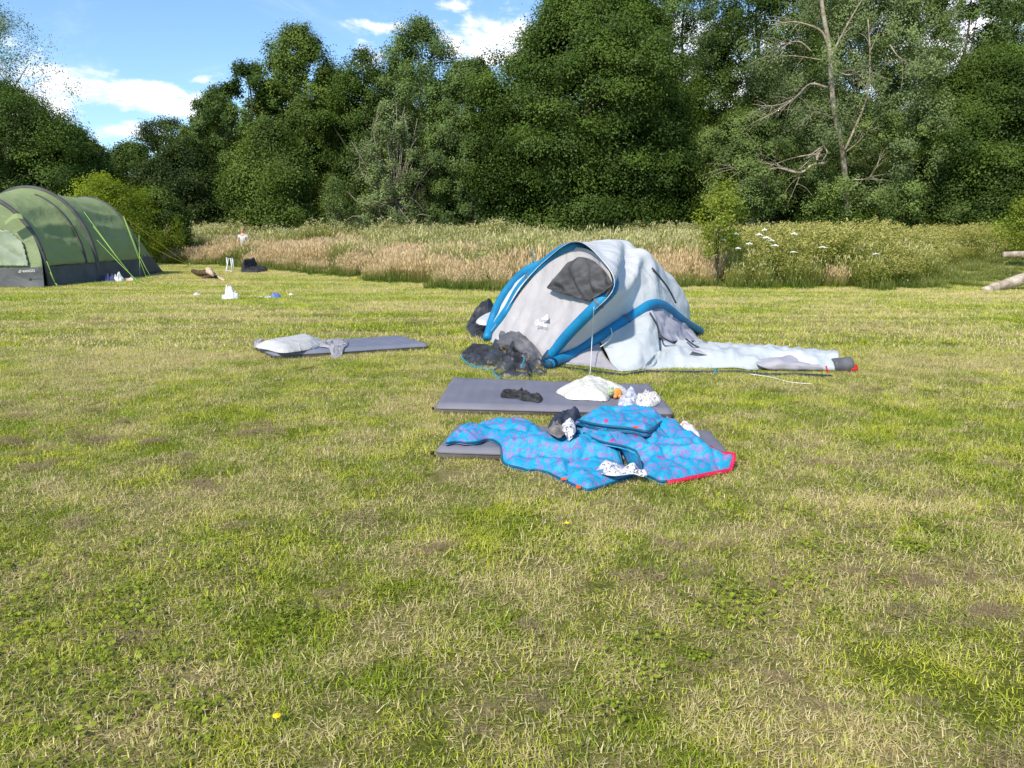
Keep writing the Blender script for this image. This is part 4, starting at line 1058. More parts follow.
dk_cl = pmat('cloth_dark_grey', (.10, .10, .11), .8, (.38, .37, .37), 22, 3, .3, 40)
o = drape('clothing_bundle', [C5(x, y, .10) for x, y in ((72, 105), (95, 96), (150, 98), (145, 112), (105, 124), (72, 124))], .05, dk_cl, None, .04, .01, use=(2,), lump=crum(.03, 12, 2))
tag(o, 'small dark and white bundle behind the pillow on the left mat', 'clothing')
# things on the middle mat
blk = pmat('garment_black', (.018, .018, .02), .8, (.05, .05, .05), 14, 3, .4, 50, crease=.4, cscale=7)
o = drape('black_garment', [C3(x, y, .1) for x, y in ((430, 160), (450, 142), (500, 148), (545, 138), (590, 155), (620, 165), (668, 178), (655, 205), (610, 200), (560, 195), (500, 182), (440, 182))], .02, blk, None, .03, .009, use=(0,), lump=crum(.022, 14, 3))
tag(o, 'small black crumpled garment on the middle grey mat', 'clothing')
cream = pmat('duvet_cream', (.60, .59, .52), .8, (.70, .69, .62), 6, 3, .4, 18, crease=.8, cscale=8)
def cq(x, y, d):
    return .010 * abs(math.sin(x * 30)) * abs(math.sin(y * 30)) + crum(.010, 6, 8)(x, y, d)
o = drape('cushion', [G(u, v, .095) for u, v in ((556, 391.5), (563, 388), (568, 385.5), (577, 383), (592, 382), (608, 384), (622, 388), (627, 392), (612, 396), (606, 400.5), (588, 399.5), (570, 399), (562, 395))], .085, cream, None, .17, .012, use=(0,), lump=cq)
tag(o, 'puffy cream cushion or folded duvet on the middle grey mat', 'cushion')
blw = pmat('cloth_blue_white', (.33, .37, .52), .8, (.55, .56, .62), 30, 2, .3, 40, lo=.42, hi=.55, crease=.4, cscale=7)
o = drape('blue_white_cloth', [C4(x, y, .12) for x, y in ((272, 205), (300, 165), (345, 135), (382, 158), (378, 210), (330, 228))], .045, blw, None, .04, .009, use=(0,), lump=crum(.035, 13, 1))
tag(o, 'pale blue and white crumpled cloth beside the soft toy', 'clothing')
spot = pmat('cloth_spotted', (.62, .60, .56), .8, (.20, .19, .22), 60, 2, .3, 40, lo=.54, hi=.66, crease=.4, cscale=7)
o = drape('spotted_cloth', [C4(x, y, .11) for x, y in ((365, 195), (390, 162), (440, 152), (505, 170), (518, 195), (480, 220), (420, 225), (370, 222))], .035, spot, None, .04, .009, use=(0,), lump=crum(.03, 13, 7))
tag(o, 'white cloth with dark spots at the right end of the middle mat', 'clothing')
# soft toy
t0 = C4(262, 180, .10); toy = empty('soft_toy', (t0.x, t0.y, .088)); tag(toy, 'small orange and green soft toy lying beside the cream cushion', 'soft toy')
orange = pmat('plush_orange', (.62, .24, .05), .9, (.70, .33, .10), 30); pgreen = pmat('plush_green', (.25, .36, .20), .9, (.42, .48, .34), 30)
b = Vector((t0.x, t0.y, .088))
mb = MB(); mb.ball(b + Vector((.01, 0, .045)), .042, 14, 9, (1, .85, 1)); mb.ball(b + Vector((-.01, -.03, .02)), .018); mb.ball(b + Vector((.03, -.03, .02)), .018); mb.build('torso', orange, toy)
mb = MB(); mb.ball(b + Vector((-.045, 0, .05)), .034, 14, 9); mb.ball(b + Vector((-.06, .02, .08)), .012); mb.ball(b + Vector((-.03, .02, .083)), .012); mb.build('head', pgreen, toy)
mb = MB(); mb.ball(b + Vector((-.058, -.03, .056)), .004, 6, 5); mb.ball(b + Vector((-.040, -.032, .056)), .004, 6, 5); mb.build('eyes', blk, toy)

# sleeping bags
def bagmat():
    m = bpy.data.materials.new('bag_print'); m.use_nodes = True; T = NT(m.node_tree); T.n.clear()
    co = T.node('ShaderNodeTexCoord').outputs['Object']
    wv = T.node('ShaderNodeVectorMath', operation='ADD', ins={0: co, 1: T.node('ShaderNodeVectorMath', operation='SCALE', ins={0: T.node('ShaderNodeTexNoise', ins={'Vector': co, 'Scale': 30.0}).outputs[1], 'Scale': .03}).outputs[0]}).outputs[0]
    v1 = T.node('ShaderNodeTexVoronoi', ins={'Vector': wv, 'Scale': 27.0, 'Randomness': 1.0}); v2 = T.node('ShaderNodeTexVoronoi', ins={'Vector': wv, 'Scale': 7.0, 'Randomness': 1.0})
    b = T.mix(T.noise(co, 9, 3), (.012, .25, .46), (.022, .35, .57))
    f1 = T.math('MULTIPLY', T.math('SUBTRACT', 1.0, T.ss(v1.outputs['Distance'], .34, .60)), T.ss(T.node('ShaderNodeSeparateColor', ins={0: v1.outputs['Color']}).outputs[0], .18, .26))
    colr = T.mix(T.math('MULTIPLY', f1, .75), b, T.mix(T.noise(co, 14, 2), (.10, .19, .48), (.38, .11, .33)))
    f2 = T.math('MULTIPLY', T.math('SUBTRACT', 1.0, T.ss(v2.outputs['Distance'], .10, .17)), T.ss(T.node('ShaderNodeSeparateColor', ins={0: v2.outputs['Color']}).outputs[1], .55, .6))
    colr = T.mix(T.math('MULTIPLY', f2, .9), colr, (.50, .035, .22))
    bs = T.node('ShaderNodeBsdfPrincipled', ins={'Base Color': colr, 'Roughness': .5, 'Specular IOR Level': .35})
    bp = T.node('ShaderNodeBump', ins={'Height': T.noise(co, 28, 4, .6), 'Strength': .7, 'Distance': .015}); T.l.new(bp.outputs[0], bs.inputs['Normal'])
    T.node('ShaderNodeOutputMaterial', ins={0: bs.outputs[0]}); return m
bag_m = bagmat(); trim_m = pmat('bag_trim_navy', (.01, .09, .17), .5); red_l = pmat('bag_lining_red', (.55, .01, .05), .5, (.66, .015, .08), 8); orange_t = pmat('tab_orange', (.8, .12, .03), .5)
def quilt(seed, ang, sp, amp=.014):
    ca, sa = math.cos(ang), math.sin(ang)
    def f(x, y, d):
        s = (x * ca + y * sa) / sp + .25 * noise.noise(Vector((x * 3, y * 3, seed)))
        q = -amp * 2.0 * math.exp(-abs(s - round(s)) / .06)
        s2 = (-x * sa + y * ca) / (sp * 2.3) + .2 * noise.noise(Vector((x * 2, y * 3, seed + 4)))
        q += -amp * 2.0 * math.exp(-abs(s2 - round(s2)) / .03)
        v = Vector((x, y, seed))
        return q + .032 * noise.noise(v * 4.5) + .036 * max(0, 1 - abs(noise.noise(Vector((x * 3.2 + y * 2, y * 6 - x * 2, seed)))) * 3) - .008 + .007 * (1 - abs(noise.noise(v * 19)) * 2)
    return f
bag1 = empty('sleeping_bag', C3(600, 470)); tag(bag1, 'blue patterned sleeping bag spilling off the left half of the nearest mat', 'sleeping bag')
ol = [(118, 432, .12), (130, 395, .13), (190, 352, .14), (265, 326, .14), (400, 312, .14), (520, 308, .14), (610, 322, .14), (665, 350, .13), (695, 395, .12), (760, 420, .12), (830, 400, .12), (885, 418, .11), (940, 440, .09), (1000, 475, .07)]
ol = [C3(*p) for p in ol] + [C4(*p) for p in ((250, 520, .05), (330, 570, .04), (375, 600, .03), (370, 628, .02), (270, 668, .01), (120, 716, .01), (60, 707, .01))] + \
     [C3(*p) for p in ((880, 705, .01), (800, 668, .01), (760, 650, .01), (700, 612, .02), (640, 588, .03), (580, 578, .04), (530, 556, .05), (480, 520, .08), (448, 488, .10), (418, 446, .11), (385, 416, .12), (345, 414, .12), (300, 436, .11), (230, 440, .11), (180, 434, .11))]
drape('quilted_shell', ol, .055, bag_m, bag1, .085, .0135, use=(1,), lump=quilt(2, 1.1, .19))
poly1, sup1 = drape.last
SUPPORTS.append((poly1, .085 + .045, .04))
def rim(name, poly, sup, i0, i1, r_, m, parent, dz=.015):
    n = len(poly); i0 = int(i0 * n); i1 = int(i1 * n); P_ = []
    for i in range(i0, i1 + 1):
        q = poly[i % n]; z = float(sup(q[None])[0]); P_.append(Vector((q[0], q[1], z + dz)))
    mb = MB(); mb.tube(P_, r_, 7); return mb.build(name, m, parent)
rim('zip_edge', poly1, sup1, .38, 1.0, .007, trim_m, bag1)
mb = MB(); mb.box(*(C4(48, 692, .03)), .028, .02, .014); mb.build('tab', orange_t, bag1, False)
mb = MB(); mb.box(*(C3(790, 648, .035)), .035, .018, .010); mb.build('tab', orange_t, bag1, False)
bag2 = empty('sleeping_bag', C4(480, 480)); tag(bag2, 'blue patterned sleeping bag folded over itself, with red lining at its near right corner', 'sleeping bag')
ol = [(25, 318, .15), (40, 375, .13), (150, 455, .12), (300, 525, .08), (400, 590, .05), (470, 645, .02), (515, 676, .01), (620, 664, .01), (800, 608, .03), (900, 548, .08), (932, 502, .11), (850, 470, .14), (740, 402, .14), (640, 345, .14), (560, 312, .15), (430, 290, .16), (200, 290, .16)]
drape('quilted_shell', [C4(*p) for p in ol], .060, bag_m, bag2, .09, .0135, use=(1, 3), lump=quilt(8, .5, .24))
poly2, sup2 = drape.last
SUPPORTS.append((poly2, .085 + .055, .05))
rim('zip_edge', poly2, sup2, .0, .36, .007, trim_m, bag2, .02)
rim('red_hem', poly2, sup2, .36, .60, .015, red_l, bag2, .012)
ol = [(28, 305), (60, 285), (110, 262), (170, 220), (230, 228), (300, 234), (400, 262), (480, 275), (535, 292), (530, 318), (500, 340), (470, 368), (430, 380), (340, 362), (200, 348), (100, 330)]
drape('folded_top', [C4(x, y, .19) for x, y in ol], .06, bag_m, bag2, .075, .0135, base=.012, use=(1, 4), lump=quilt(15, .2, .3, .008))
pf, sf = drape.last
rim('zip_edge', pf, sf, .52, .98, .010, trim_m, bag2, .01); rim('zip_edge', pf, sf, .52, .98, .009, trim_m, bag2, .04)
mb = MB(); mb.box(*(C4(383, 362, .19)), .05, .012, .035); mb.build('tab', orange_t, bag2, False)
# clothes between the bags
den = pmat('cloth_denim', (.014, .022, .045), .8, (.045, .055, .085), 12, 3, .4, 40, crease=.4, cscale=7)
o = drape('dark_clothing', [C3(x, y, .15) for x, y in ((690, 350), (715, 315), (760, 288), (820, 268), (878, 275), (900, 295), (870, 320), (858, 385), (810, 420), (735, 415), (680, 385))], .10, den, None, .06, .011, use=(1,), lump=crum(.06, 7, 4))
tag(o, 'dark navy clothing heap between the two sleeping bags', 'clothing')
wp = pmat('cloth_white_patterned', (.60, .60, .62), .8, (.10, .10, .17), 55, 2, .3, 40, lo=.52, hi=.62, crease=.4, cscale=7)
o = drape('white_shirt', [C3(x, y, .2) for x, y in ((775, 355), (828, 322), (850, 335), (858, 390), (815, 402), (785, 385))], .02, wp, None, .04, .01, base=.12, use=(1,), lump=crum(.02, 14, 4))
tag(o, 'white and navy cloth tucked among the dark clothes', 'clothing')
o = drape('brown_cloth', [C3(x, y, .17) for x, y in ((695, 385), (735, 358), (780, 375), (800, 405), (770, 422), (715, 412))], .02, pmat('cloth_brown_grey', (.14, .13, .13), .8, (.22, .20, .19), 12), None, .03, .01, base=.10, use=(1,), lump=crum(.03, 14, 2))
tag(o, 'grey brown cloth at the front of the dark clothing heap', 'clothing')
o = drape('patterned_cloth', [C4(x, y, z) for x, y, z in ((150, 540, .14), (175, 500, .15), (200, 480, .15), (260, 508, .14), (310, 545, .12), (360, 555, .1), (410, 580, .09), (445, 635, .06), (405, 640, .06), (360, 590, .1), (260, 582, .12), (180, 572, .12))], .02, wp, None, .04, .01, base=.065, use=(1,), lump=crum(.03, 11, 9))
tag(o, 'white cloth with black pattern lying in the gap between the sleeping bags', 'clothing')
pk = pmat('cloth_white_pink', (.70, .66, .62), .8, (.55, .30, .28), 22, 2, .3, 40, lo=.56, hi=.64)
o = drape('pale_blanket', [C4(x, y, .12) for x, y in ((595, 332), (650, 320), (700, 335), (735, 370), (742, 400), (700, 395), (640, 355))], .035, pk, None, .04, .011, use=(1,), lump=crum(.02, 12, 5))
tag(o, 'pale pinkish cloth sticking out behind the folded sleeping bag', 'clothing')

# ------------------------------------------------------------------ green tunnel tent
tg = pmat('tent_green', (.29, .36, .155), .6, (.33, .40, .18), 1.5, 3, .3, 3, trans=.2, crease=.8, cscale=1.6); tgl = pmat('tent_green_light', (.26, .33, .17), .6, (.29, .36, .19), 1.5, 3, .3, 3, trans=.2, crease=.9, cscale=1.8)
skirt = pmat('tent_skirt_grey', (.075, .082, .088), .6, (.10, .105, .11), 2, 3, .3, 4, crease=.9, cscale=1.8); sleeve = pmat('tent_sleeve_grey', (.07, .07, .07), .7, (.10, .10, .10), 3)
win = pmat('tent_window_film', (.20, .25, .16), .35, (.36, .41, .28), 2.2, 4, .3, 4, spec=.6); lime_c = pmat('guy_lime', (.30, .50, .10), .5); yel_c = pmat('guy_yellow', (.62, .55, .08), .5)
gt = empty('tunnel_tent', (-12.7, 20.5, 0)); tag(gt, 'large green tunnel tent with dark grey skirt at the left edge of the field', 'tent')
hoops = [(18.85, -11.28, -14.6, 2.22), (20.55, -10.95, -14.2, 2.42), (22.55, -10.75, -13.6, 2.24)]   # y, right foot x, left foot x, height
def hoop(y, xr, xl, h, n, sag=0.0, zscale=1):
    out = []
    cx = (xr + xl) / 2; w = (xr - xl) / 2
    for i in range(n):
        a = PI * i / (n - 1)
        ca, sa = math.cos(a), math.sin(a)
        x = cx + w * math.copysign(abs(ca) ** 1.0, ca); z = h * abs(sa) ** .86
        out.append(Vector((x, y, max(0, z))))
    return out
def interp(y0h, y1h, t):
    y = y0h[0] + (y1h[0] - y0h[0]) * t; s = 1 - .055 * math.sin(PI * t)
    xr = y0h[1] + (y1h[1] - y0h[1]) * t; xl = y0h[2] + (y1h[2] - y0h[2]) * t; h = (y0h[3] + (y1h[3] - y0h[3]) * t)
    sq = .10 * math.sin(PI * t)
    return (y, xr - sq * .4, xl + sq * .4, h * (1 - .045 * math.sin(PI * t)))
def band(name, hs, z0, z1, m, n=64, push=0):
    """tent skin between heights on a sequence of hoops"""
    V = []; Fc = []; rows = []
    for hp in hs:
        P_ = hoop(*hp, 400)
        for side in (1,):
            pass
        rows.append(P_)
    return rows
def skin(h0, h1, tag_name, seed):
    K = 26
    hs = [interp(h0, h1, k / K) for k in range(K + 1)]
    for nm, m, lo_, hi_, sides in (('canopy', tg, .50, None, (1,)), ('skirt', skirt, 0, .50, (1,)), ('skirt', skirt, 0, .50, (-1,))):
        V = []; Fc = []
        if lo_:
            N = 70
            for k, hp in enumerate(hs):
                P_ = hoop(hp[0], hp[1], hp[2], hp[3], 600); P_ = [p for p in P_ if p.z >= lo_ - 1e-3]
                for i in range(N):
                    q = P_[int(i / (N - 1) * (len(P_) - 1))].copy()
                    t = k / K; sag = math.sin(PI * t)
                    nrm_ = Vector((q.x - (hp[1] + hp[2]) / 2, 0, q.z * .8)).normalized()
                    fold = .065 * (ridg(Vector((q.y * .35 + q.z * .5, 0, q.z * 2.6 + .5 * math.sin(q.y * 1.2))), 1.5, seed) - .5) + .018 * (ridg(q, 4, seed) - .5)
                    q += nrm_ * fold * sag; V.append(q)
            W_ = N
            for k in range(K):
                for i in range(N - 1): a = k * N + i; Fc.append((a, a + 1, a + N + 1, a + N))
        else:
            b = 0
            for s_ in sides:
                N = 12; b = len(V)
                for k, hp in enumerate(hs):
                    P_ = hoop(hp[0], hp[1], hp[2], hp[3], 600); P_ = P_ if s_ == 1 else P_[::-1]; P_ = P_[:300]
                    P_ = [p for p in P_ if p.z <= hi_ + .012]
                    for i in range(N):
                        q = P_[int(i / (N - 1) * (len(P_) - 1))].copy(); t = k / K
                        q.x += s_ * (.05 * (1 - q.z / .5) ** 2 + .02 * (ridg(q, 3, seed + 3) - .5) * math.sin(PI * t)); V.append(q)
                for k in range(K):
                    for i in range(N - 1): a = b + k * N + i; Fc.append((a, a + 1, a + N + 1, a + N))
        o = link(nm, mesh(nm, V, Fc), m, gt); md = o.modifiers.new('thick', 'SOLIDIFY'); md.thickness = .006; md.offset = 0
skin(hoops[0], hoops[1], 'front', 1); skin(hoops[1], hoops[2], 'rear', 5)
for hp, r_ in ((hoops[0], .055), (hoops[1], .06), (hoops[2], .03)):
    P_ = hoop(*hp, 60); mb = MB(); mb.tube([p + Vector((0, 0, .0)) for p in P_], r_, 8); mb.build('hoop_sleeve', sleeve, gt)
ip = interp(hoops[0], hoops[1], .80); P_ = [p for p in hoop(*ip, 90) if p.z > .45]; mb = MB(); mb.tube([p + (p - Vector((-12.6, p.y, .6))).normalized() * .012 for p in P_ if p.x > -12.2], .05, 6, .35); mb.build('seam_band', sleeve, gt)
# rear slope
hp = hoops[2]; P_ = hoop(hp[0], hp[1], hp[2], hp[3], 300)
def rear(m, nm, zlo, zhi):
    V = []; Fc = []; K = 14; sel = P_
    N = 60
    pts = [P_[int(i / (N - 1) * 299)] for i in range(N)]
    for k in range(K + 1):
        t = k / K
        for p in pts:
            tgt = Vector((hp[1] - .15 + (p.x - hp[1]) * .8, 24.9 - .7 * abs((p.x - (hp[1] + hp[2]) / 2) / 1.5) ** 3, 0))
            base_ = Vector((p.x, p.y, 0)); q = p.lerp(tgt, t); q.z = p.z * (1 - t) ** .9
            q.z += .03 * (ridg(q, 2.5, 3) - .5) * math.sin(PI * t); q.z = max(q.z, 0.004)
            V.append(q)
    for k in range(K):
        for i in range(N - 1):
            a = k * N + i; f = (a, a + 1, a + N + 1, a + N); zc = sum(V[j].z for j in f) / 4
            if zlo <= zc < zhi: Fc.append(f)
    o = link(nm, mesh(nm, V, Fc), m, gt); md = o.modifiers.new('thick', 'SOLIDIFY'); md.thickness = .006; md.offset = 0
rear(tg, 'rear_wall', .55, 9); rear(skirt, 'rear_skirt', 0, .55)
# front face (faces the camera): green wall, window, skirt
def face(nm, m, test, off, nx=60, nz=44, lean=.0):
    hp = hoops[0]; V = []; Fc = []
    for i in range(nx + 1):
        x = hp[2] + (hp[1] - hp[2]) * i / nx; cx = (hp[1] + hp[2]) / 2; w = (hp[1] - hp[2]) / 2
        ca = min(1, abs((x - cx) / w)); top = hp[3] * (math.sqrt(max(0, 1 - ca * ca))) ** .86
        for j in range(nz + 1):
            z = top * j / nz
            yy = hp[0] - .02 - off + .05 * (ridg(Vector((x * 1.3 + z * .8, 0, z * .8)), 1.4, 6) - .5) * min(1, 4 * (1 - j / nz))
            V.append(Vector((x, yy - .35 * (1 - z / hp[3]) ** 2 * .5, z + .002)))
    for i in range(nx):
        for j in range(nz):
            a = i * (nz + 1) + j; f = (a, a + nz + 1, a + nz + 2, a + 1); c_ = sum((V[k] for k in f), Vector()) / 4
            if test(c_.x, c_.z): Fc.append(f)
    o = link(nm, mesh(nm, V, Fc), m, gt); md = o.modifiers.new('thick', 'SOLIDIFY'); md.thickness = .005; md.offset = 0
    return o
face('front_wall', tgl, lambda x, z: z > .45, 0, 90, 70); face('front_skirt', skirt, lambda x, z: z <= .47, .012, 90, 70)
face('window', win, lambda x, z: .52 < z < 1.35 - max(0, (x + 12.05)) * .9 and -12.9 < x < -11.62 - (z - .5) * .22, .06, 120, 90)
mb = MB(); mb.tube([Vector((-12.45, 18.62 + .0, .5)), Vector((-12.42, 18.75, 1.3)), Vector((-12.40, 18.80, 1.98))], .035, 6, .5); mb.build('door_zip', sleeve, gt)
# hood flap below front hoop
ip0 = hoops[0]
flap = [[at(5, 226, 18.5), at(14, 219, 18.45), at(24, 219, 18.5)], [at(4, 222, 18.6), at(14, 214, 18.55), at(22, 214, 18.6)]]
cloth('window_roll', flap, 14, 8, tg, gt)
def gpt(u, v, Y): return at(u, v, Y)
def guy(a, b, m, r_=.0075, peg=True):
    mb = MB(); mb.tube([a, a.lerp(b, .5) - Vector((0, 0, .02)), b], r_, 5); mb.build('guy_line', m, gt)
guy(at(84, 212, 20.35), G(137, 283), lime_c); guy(at(97, 240, 20.5), G(141, 284.5), lime_c); guy(at(93, 226, 20.4), G(138, 283.5), lime_c)
guy(at(123, 216, 22.4), G(147, 279), lime_c); guy(at(124, 217, 22.4), at(139, 255, 21.8), lime_c); guy(at(139, 255, 21.8), G(152, 279), lime_c); guy(at(139, 235, 22.4), G(140, 278), lime_c)
guy(at(46.6, 261, 18.7), G(57, 287), lime_c); guy(at(50, 272, 18.6), G(57, 287), lime_c)
guy(at(127, 219, 22.6), G(190, 265.5), yel_c, .008); guy(at(149, 246, 23.6), G(190, 265.5), yel_c, .009); guy(at(149, 246, 23.6), at(137, 232, 22.6), lime_c)
for (u, v) in ((137, 283.5), (141, 285), (147, 280), (152, 280), (57, 287.5), (190, 266)):
    p = G(u, v); mb = MB(); mb.tube([p + Vector((.03, 0, -.01)), p + Vector((0, -.01, .09)), p + Vector((-.03, 0, .09))], .012, 6); mb.build('peg', lime_c, gt)
p = Vector((-11.86, 18.4, .33)); hpf = hoops[0]
text('VANGO', .085, wt, gt, Vector((-11.53, 18.50, .405)), Vector((1, 0, .06)), Vector((0, -.1, 1)))
mb = MB(); q = Vector((-11.73, 18.50, .395)); mb.tube([q + Vector((-.035, 0, -.015)), q + Vector((0, 0, .03)), q + Vector((.03, 0, .01)), q + Vector((0, 0, -.025)), q + Vector((-.035, 0, -.015))], .014, 6, .5); mb.build('emblem', wt, gt)
# items at the tent foot
def rag(name, label, u, v, w, d, h, m, seed, s=8):
    g = G(u, v); n = 9; pts = []
    r = np.random.default_rng(seed)
    for k in range(n):
        a = 2 * PI * k / n; q = .75 + .4 * r.random(); pts.append(g + Vector((math.cos(a) * w / 2 * q, math.sin(a) * d / 2 * q, 0)))
    o = drape(name, pts, h * .6, m, None, min(w, d) * .45, min(w, d) / 22, lump=crum(h * .55, s, seed))
    tag(o, label, {'plastic_bag': 'bag', 'blue_bag': 'bag', 'paper_scrap': 'litter'}.get(name, 'litter' if 'litter' in name or 'cup' in name else 'clothing')); return o
navyc = pmat('bag_navy', (.02, .035, .10), .6, (.03, .05, .16), 6); whitec = pmat('plastic_white', (.72, .74, .75), .4, (.80, .82, .82), 9, trans=.2); pinkc = pmat('cloth_pink', (.60, .36, .30), .8, (.75, .62, .55), 9)
rag('blue_bag', 'dark blue bag against the skirt of the green tent', 110, 281.5, .55, .3, .22, navyc, 1)
rag('plastic_bag', 'white plastic bag between the dark blue bag and pink cloth by the green tent', 119.5, 281.5, .28, .26, .26, whitec, 2)
rag('pink_cloth', 'small pink and white cloth on the grass beside the green tent guy lines', 130, 281, .34, .25, .12, pinkc, 3)
rag('paper_cup_litter', 'small white crumpled paper on the grass, leftmost of the litter', 196.5, 295.5, .16, .12, .12, whitec, 4, 14)
rag('plastic_bag', 'translucent white plastic bag standing on the lawn between paper and blue litter', 229.5, 299, .36, .24, .30, whitec, 5)
rag('blue_litter', 'small blue and white packet on the lawn', 276, 297.5, .22, .15, .12, pmat('packet_blue', (.04, .08, .40), .5, (.12, .20, .55), 7), 6, 14)
rag('paper_scrap', 'white paper scrap just left of the small blue packet', 268, 298, .16, .14, .06, whitec, 7, 14)
rag('paper_scrap', 'thin pale scrap furthest left of the blue packet', 260, 297.5, .14, .10, .03, whitec, 8, 14)
rag('paper_scrap', 'cream scrap on the lawn right of the blue packet', 292, 295.5, .15, .12, .05, cream, 9, 14)
# dark branch and pale stick on the lawn by the tall grass
brk = pmat('branch_dark', (.05, .032, .022), .9, (.12, .08, .05), 9, 4, .6, 20); brp = pmat('branch_stripped', (.50, .36, .25), .8, (.62, .50, .38), 7)
br = empty('fallen_branch', G(208, 276)); tag(br, 'dark branch with a stripped pale end lying near the yellow guy line', 'branch')
mb = MB(); mb.tube(cr([G(193, 271, .10), G(200, 273, .12), G(208, 272.5, .16), G(214, 276, .06)], 14), np.linspace(.06, .09, 14).tolist(), 9); mb.tube(cr([G(203, 278, .03), G(210, 276.5, .08), G(217, 277, .05)], 10), .045, 8); mb.build('bark', brk, br)
mb = MB(); mb.tube(cr([G(207, 269, .2), G(211, 273, .18), G(214, 276, .1)], 10), [.04] * 3 + [.10, .11, .10, .09, .07, .06, .05], 9); mb.tube(cr([G(214, 275, .08), G(219, 277.5, .05), G(224, 280.5, .03)], 8), .035, 7); mb.build('stripped_wood', brp, br)
# black bag on the lawn
g = G(258, 272)
o = drape('black_bag', [G(u, v) for u, v in ((241, 271), (243, 269.5), (250, 269), (262, 269.5), (268, 270), (266, 272), (256, 272.8), (246, 272.8), (242, 272.5))], .10, blk, None, .12, .03, lump=lambda x, y, d: .26 * math.exp(-((x - G(246.5, 271).x) / .10) ** 2) + crum(.04, 5, 3)(x, y, d))
tag(o, 'black kit bag lying at the front of the tall grass', 'bag')
# folding frame
fr = empty('folding_stool', G(230, 272)); tag(fr, 'small white folding stool frame beside the black bag at the tall grass edge', 'stool')
frm = pmat('frame_white', (.72, .73, .74), .4)
a, b_, c_, d_ = G(226, 272.5), G(232.5, 273), G(228, 270.5), G(234, 270.8)
up = Vector((0, 0, .42))
for p, q in ((a, (c_ + up + b_ + up) / 2), (b_, b_ + up * 1.05), (d_, (d_ + up)), (c_, c_ + up)):
    mb = MB(); mb.tube([p, Vector((q.x - .02, q.y, q.z))], .018, 7); mb.build('leg', frm, fr)
mb = MB(); mb.tube([a + Vector((0, 0, .06)), b_ + Vector((0, 0, .05))], .014, 6); mb.build('crossbar', frm, fr)
mb = MB(); mb.box(*((b_ + d_) / 2 + Vector((-.06, 0, .42))), .16, .30, .02); mb.build('seat', pmat('seat_grey', (.35, .37, .38), .8), fr)

# ------------------------------------------------------------------ fallen logs on the right
logm = pmat('log_weathered', (.28, .22, .16), .9, (.56, .49, .40), 5, 6, 1.0, 14, crease=1, cscale=6); logd = pmat('log_crack', (.20, .15, .11), .95)
def log(label, pts, radii, n=36, branch=None):
    cu = cr(pts, n); rr = np.interp(np.linspace(0, 1, n), np.linspace(0, 1, len(radii)), radii).tolist()
    mb = MB(); mb.tube(cu, rr, 16)
    for i, v in enumerate(mb.V): mb.V[i] = v + Vector((0, .02 * noise.noise(v * 6), .02 * noise.noise(Vector((v.x * 2, v.y * 9, v.z * 9)))))
    root = empty('fallen_log', (cu[0].x, cu[0].y, 0)); tag(root, label, 'log', 'weathered fallen logs at the right edge'); mb.build('trunk', logm, root)
    if branch:
        mb = MB()
        for (q, r_) in branch: mb.tube(cr(q, 10), np.linspace(r_, r_ * .5, 10).tolist(), 8)
        mb.build('branch', logm, root)
Yl = 22.0
log('pale barkless log held level above the grass at the right edge', [at(1003, 254.5, Yl), at(1040, 254.5, Yl), at(1100, 256, Yl), at(1180, 258, Yl + .2)], [.085, .11, .13, .16], branch=[([at(1060, 255, Yl), at(1062, 262, Yl - .2), G(1064, 266)], .07), ([at(1170, 257, Yl + .2), G(1172, 266)], .10)])
g = G(985, 291)
log('grey weathered log sloping into the ground in front at the right edge', [G(984, 291, .01), G(1000, 286, .10), at(1024, 279, 18.1), at(1070, 268, 18.4), at(1120, 262, 18.8)], [.09, .13, .18, .24, .28])
o = rag('grey_stump', 'x', 903, 285, .5, .4, .5, pmat('stump_grey', (.16, .15, .15), .9, (.24, .22, .21), 6, 4, .5, 14), 31, 3); o.location.y += 1.5; o.scale.z = 1.5
tag(o, 'low grey weathered stump half hidden in the weeds', 'stump')

# dandelions
yel = pmat('petal_yellow', (.85, .62, .01), .6)
for i, (u, v, lb) in enumerate([(277, 716, 'single yellow flower in the nearest grass left of centre'), (567, 523, 'tiny yellow flower in the lawn below the sleeping bags')]):
    g = G(u, v, .035); root = empty('yellow_flower', (g.x, g.y, 0)); tag(root, lb, 'flower')
    mb = MB(); mb.tube([Vector((g.x, g.y, 0)), g], .0015, 5); mb.build('stem', stem_m, root)
    mb = MB(); 
    for k in range(9):
        a = k * 2 * PI / 9; mb.ball(g + Vector((math.cos(a) * .008, math.sin(a) * .008, .002)), .006, 6, 4, (1, 1, .4))
    mb.ball(g + Vector((0, 0, .004)), .006, 8, 5, (1, 1, .6)); mb.build('petals', yel, root)

# ------------------------------------------------------------------ child standing in the tall grass
skin_m = pmat('skin', (.55, .34, .25), .6); hair_m = pmat('hair_sandy', (.30, .19, .09), .8, (.38, .25, .13), 20); tee = pmat('tshirt_grey_white', (.52, .55, .62), .8, (.60, .63, .70), 6); shorts = pmat('shorts_dark', (.06, .07, .10), .8)
def skinmesh(name, J, E, rad, root, m, parent, sub=2):
    me = bpy.data.meshes.new(name); me.from_pydata([tuple(j) for j in J], E, []); o = link(name, me, m, parent)
    md = o.modifiers.new('skin', 'SKIN')
    for i, v in enumerate(me.skin_vertices[0].data): v.radius = (rad[i], rad[i]); v.use_root = (i == root)
    s = o.modifiers.new('sub', 'SUBSURF'); s.levels = sub; s.render_levels = sub
    return o
pY = 30.0; pc = at(243.5, 245, pY); px = pc.x
per = empty('person', (px, pY, 0)); tag(per, 'child in a pale grey top standing waist deep in the tall grass', 'person')
def pj(x, y, z): return (px + x * 1.12, pY + y * 1.12, z * 1.1)
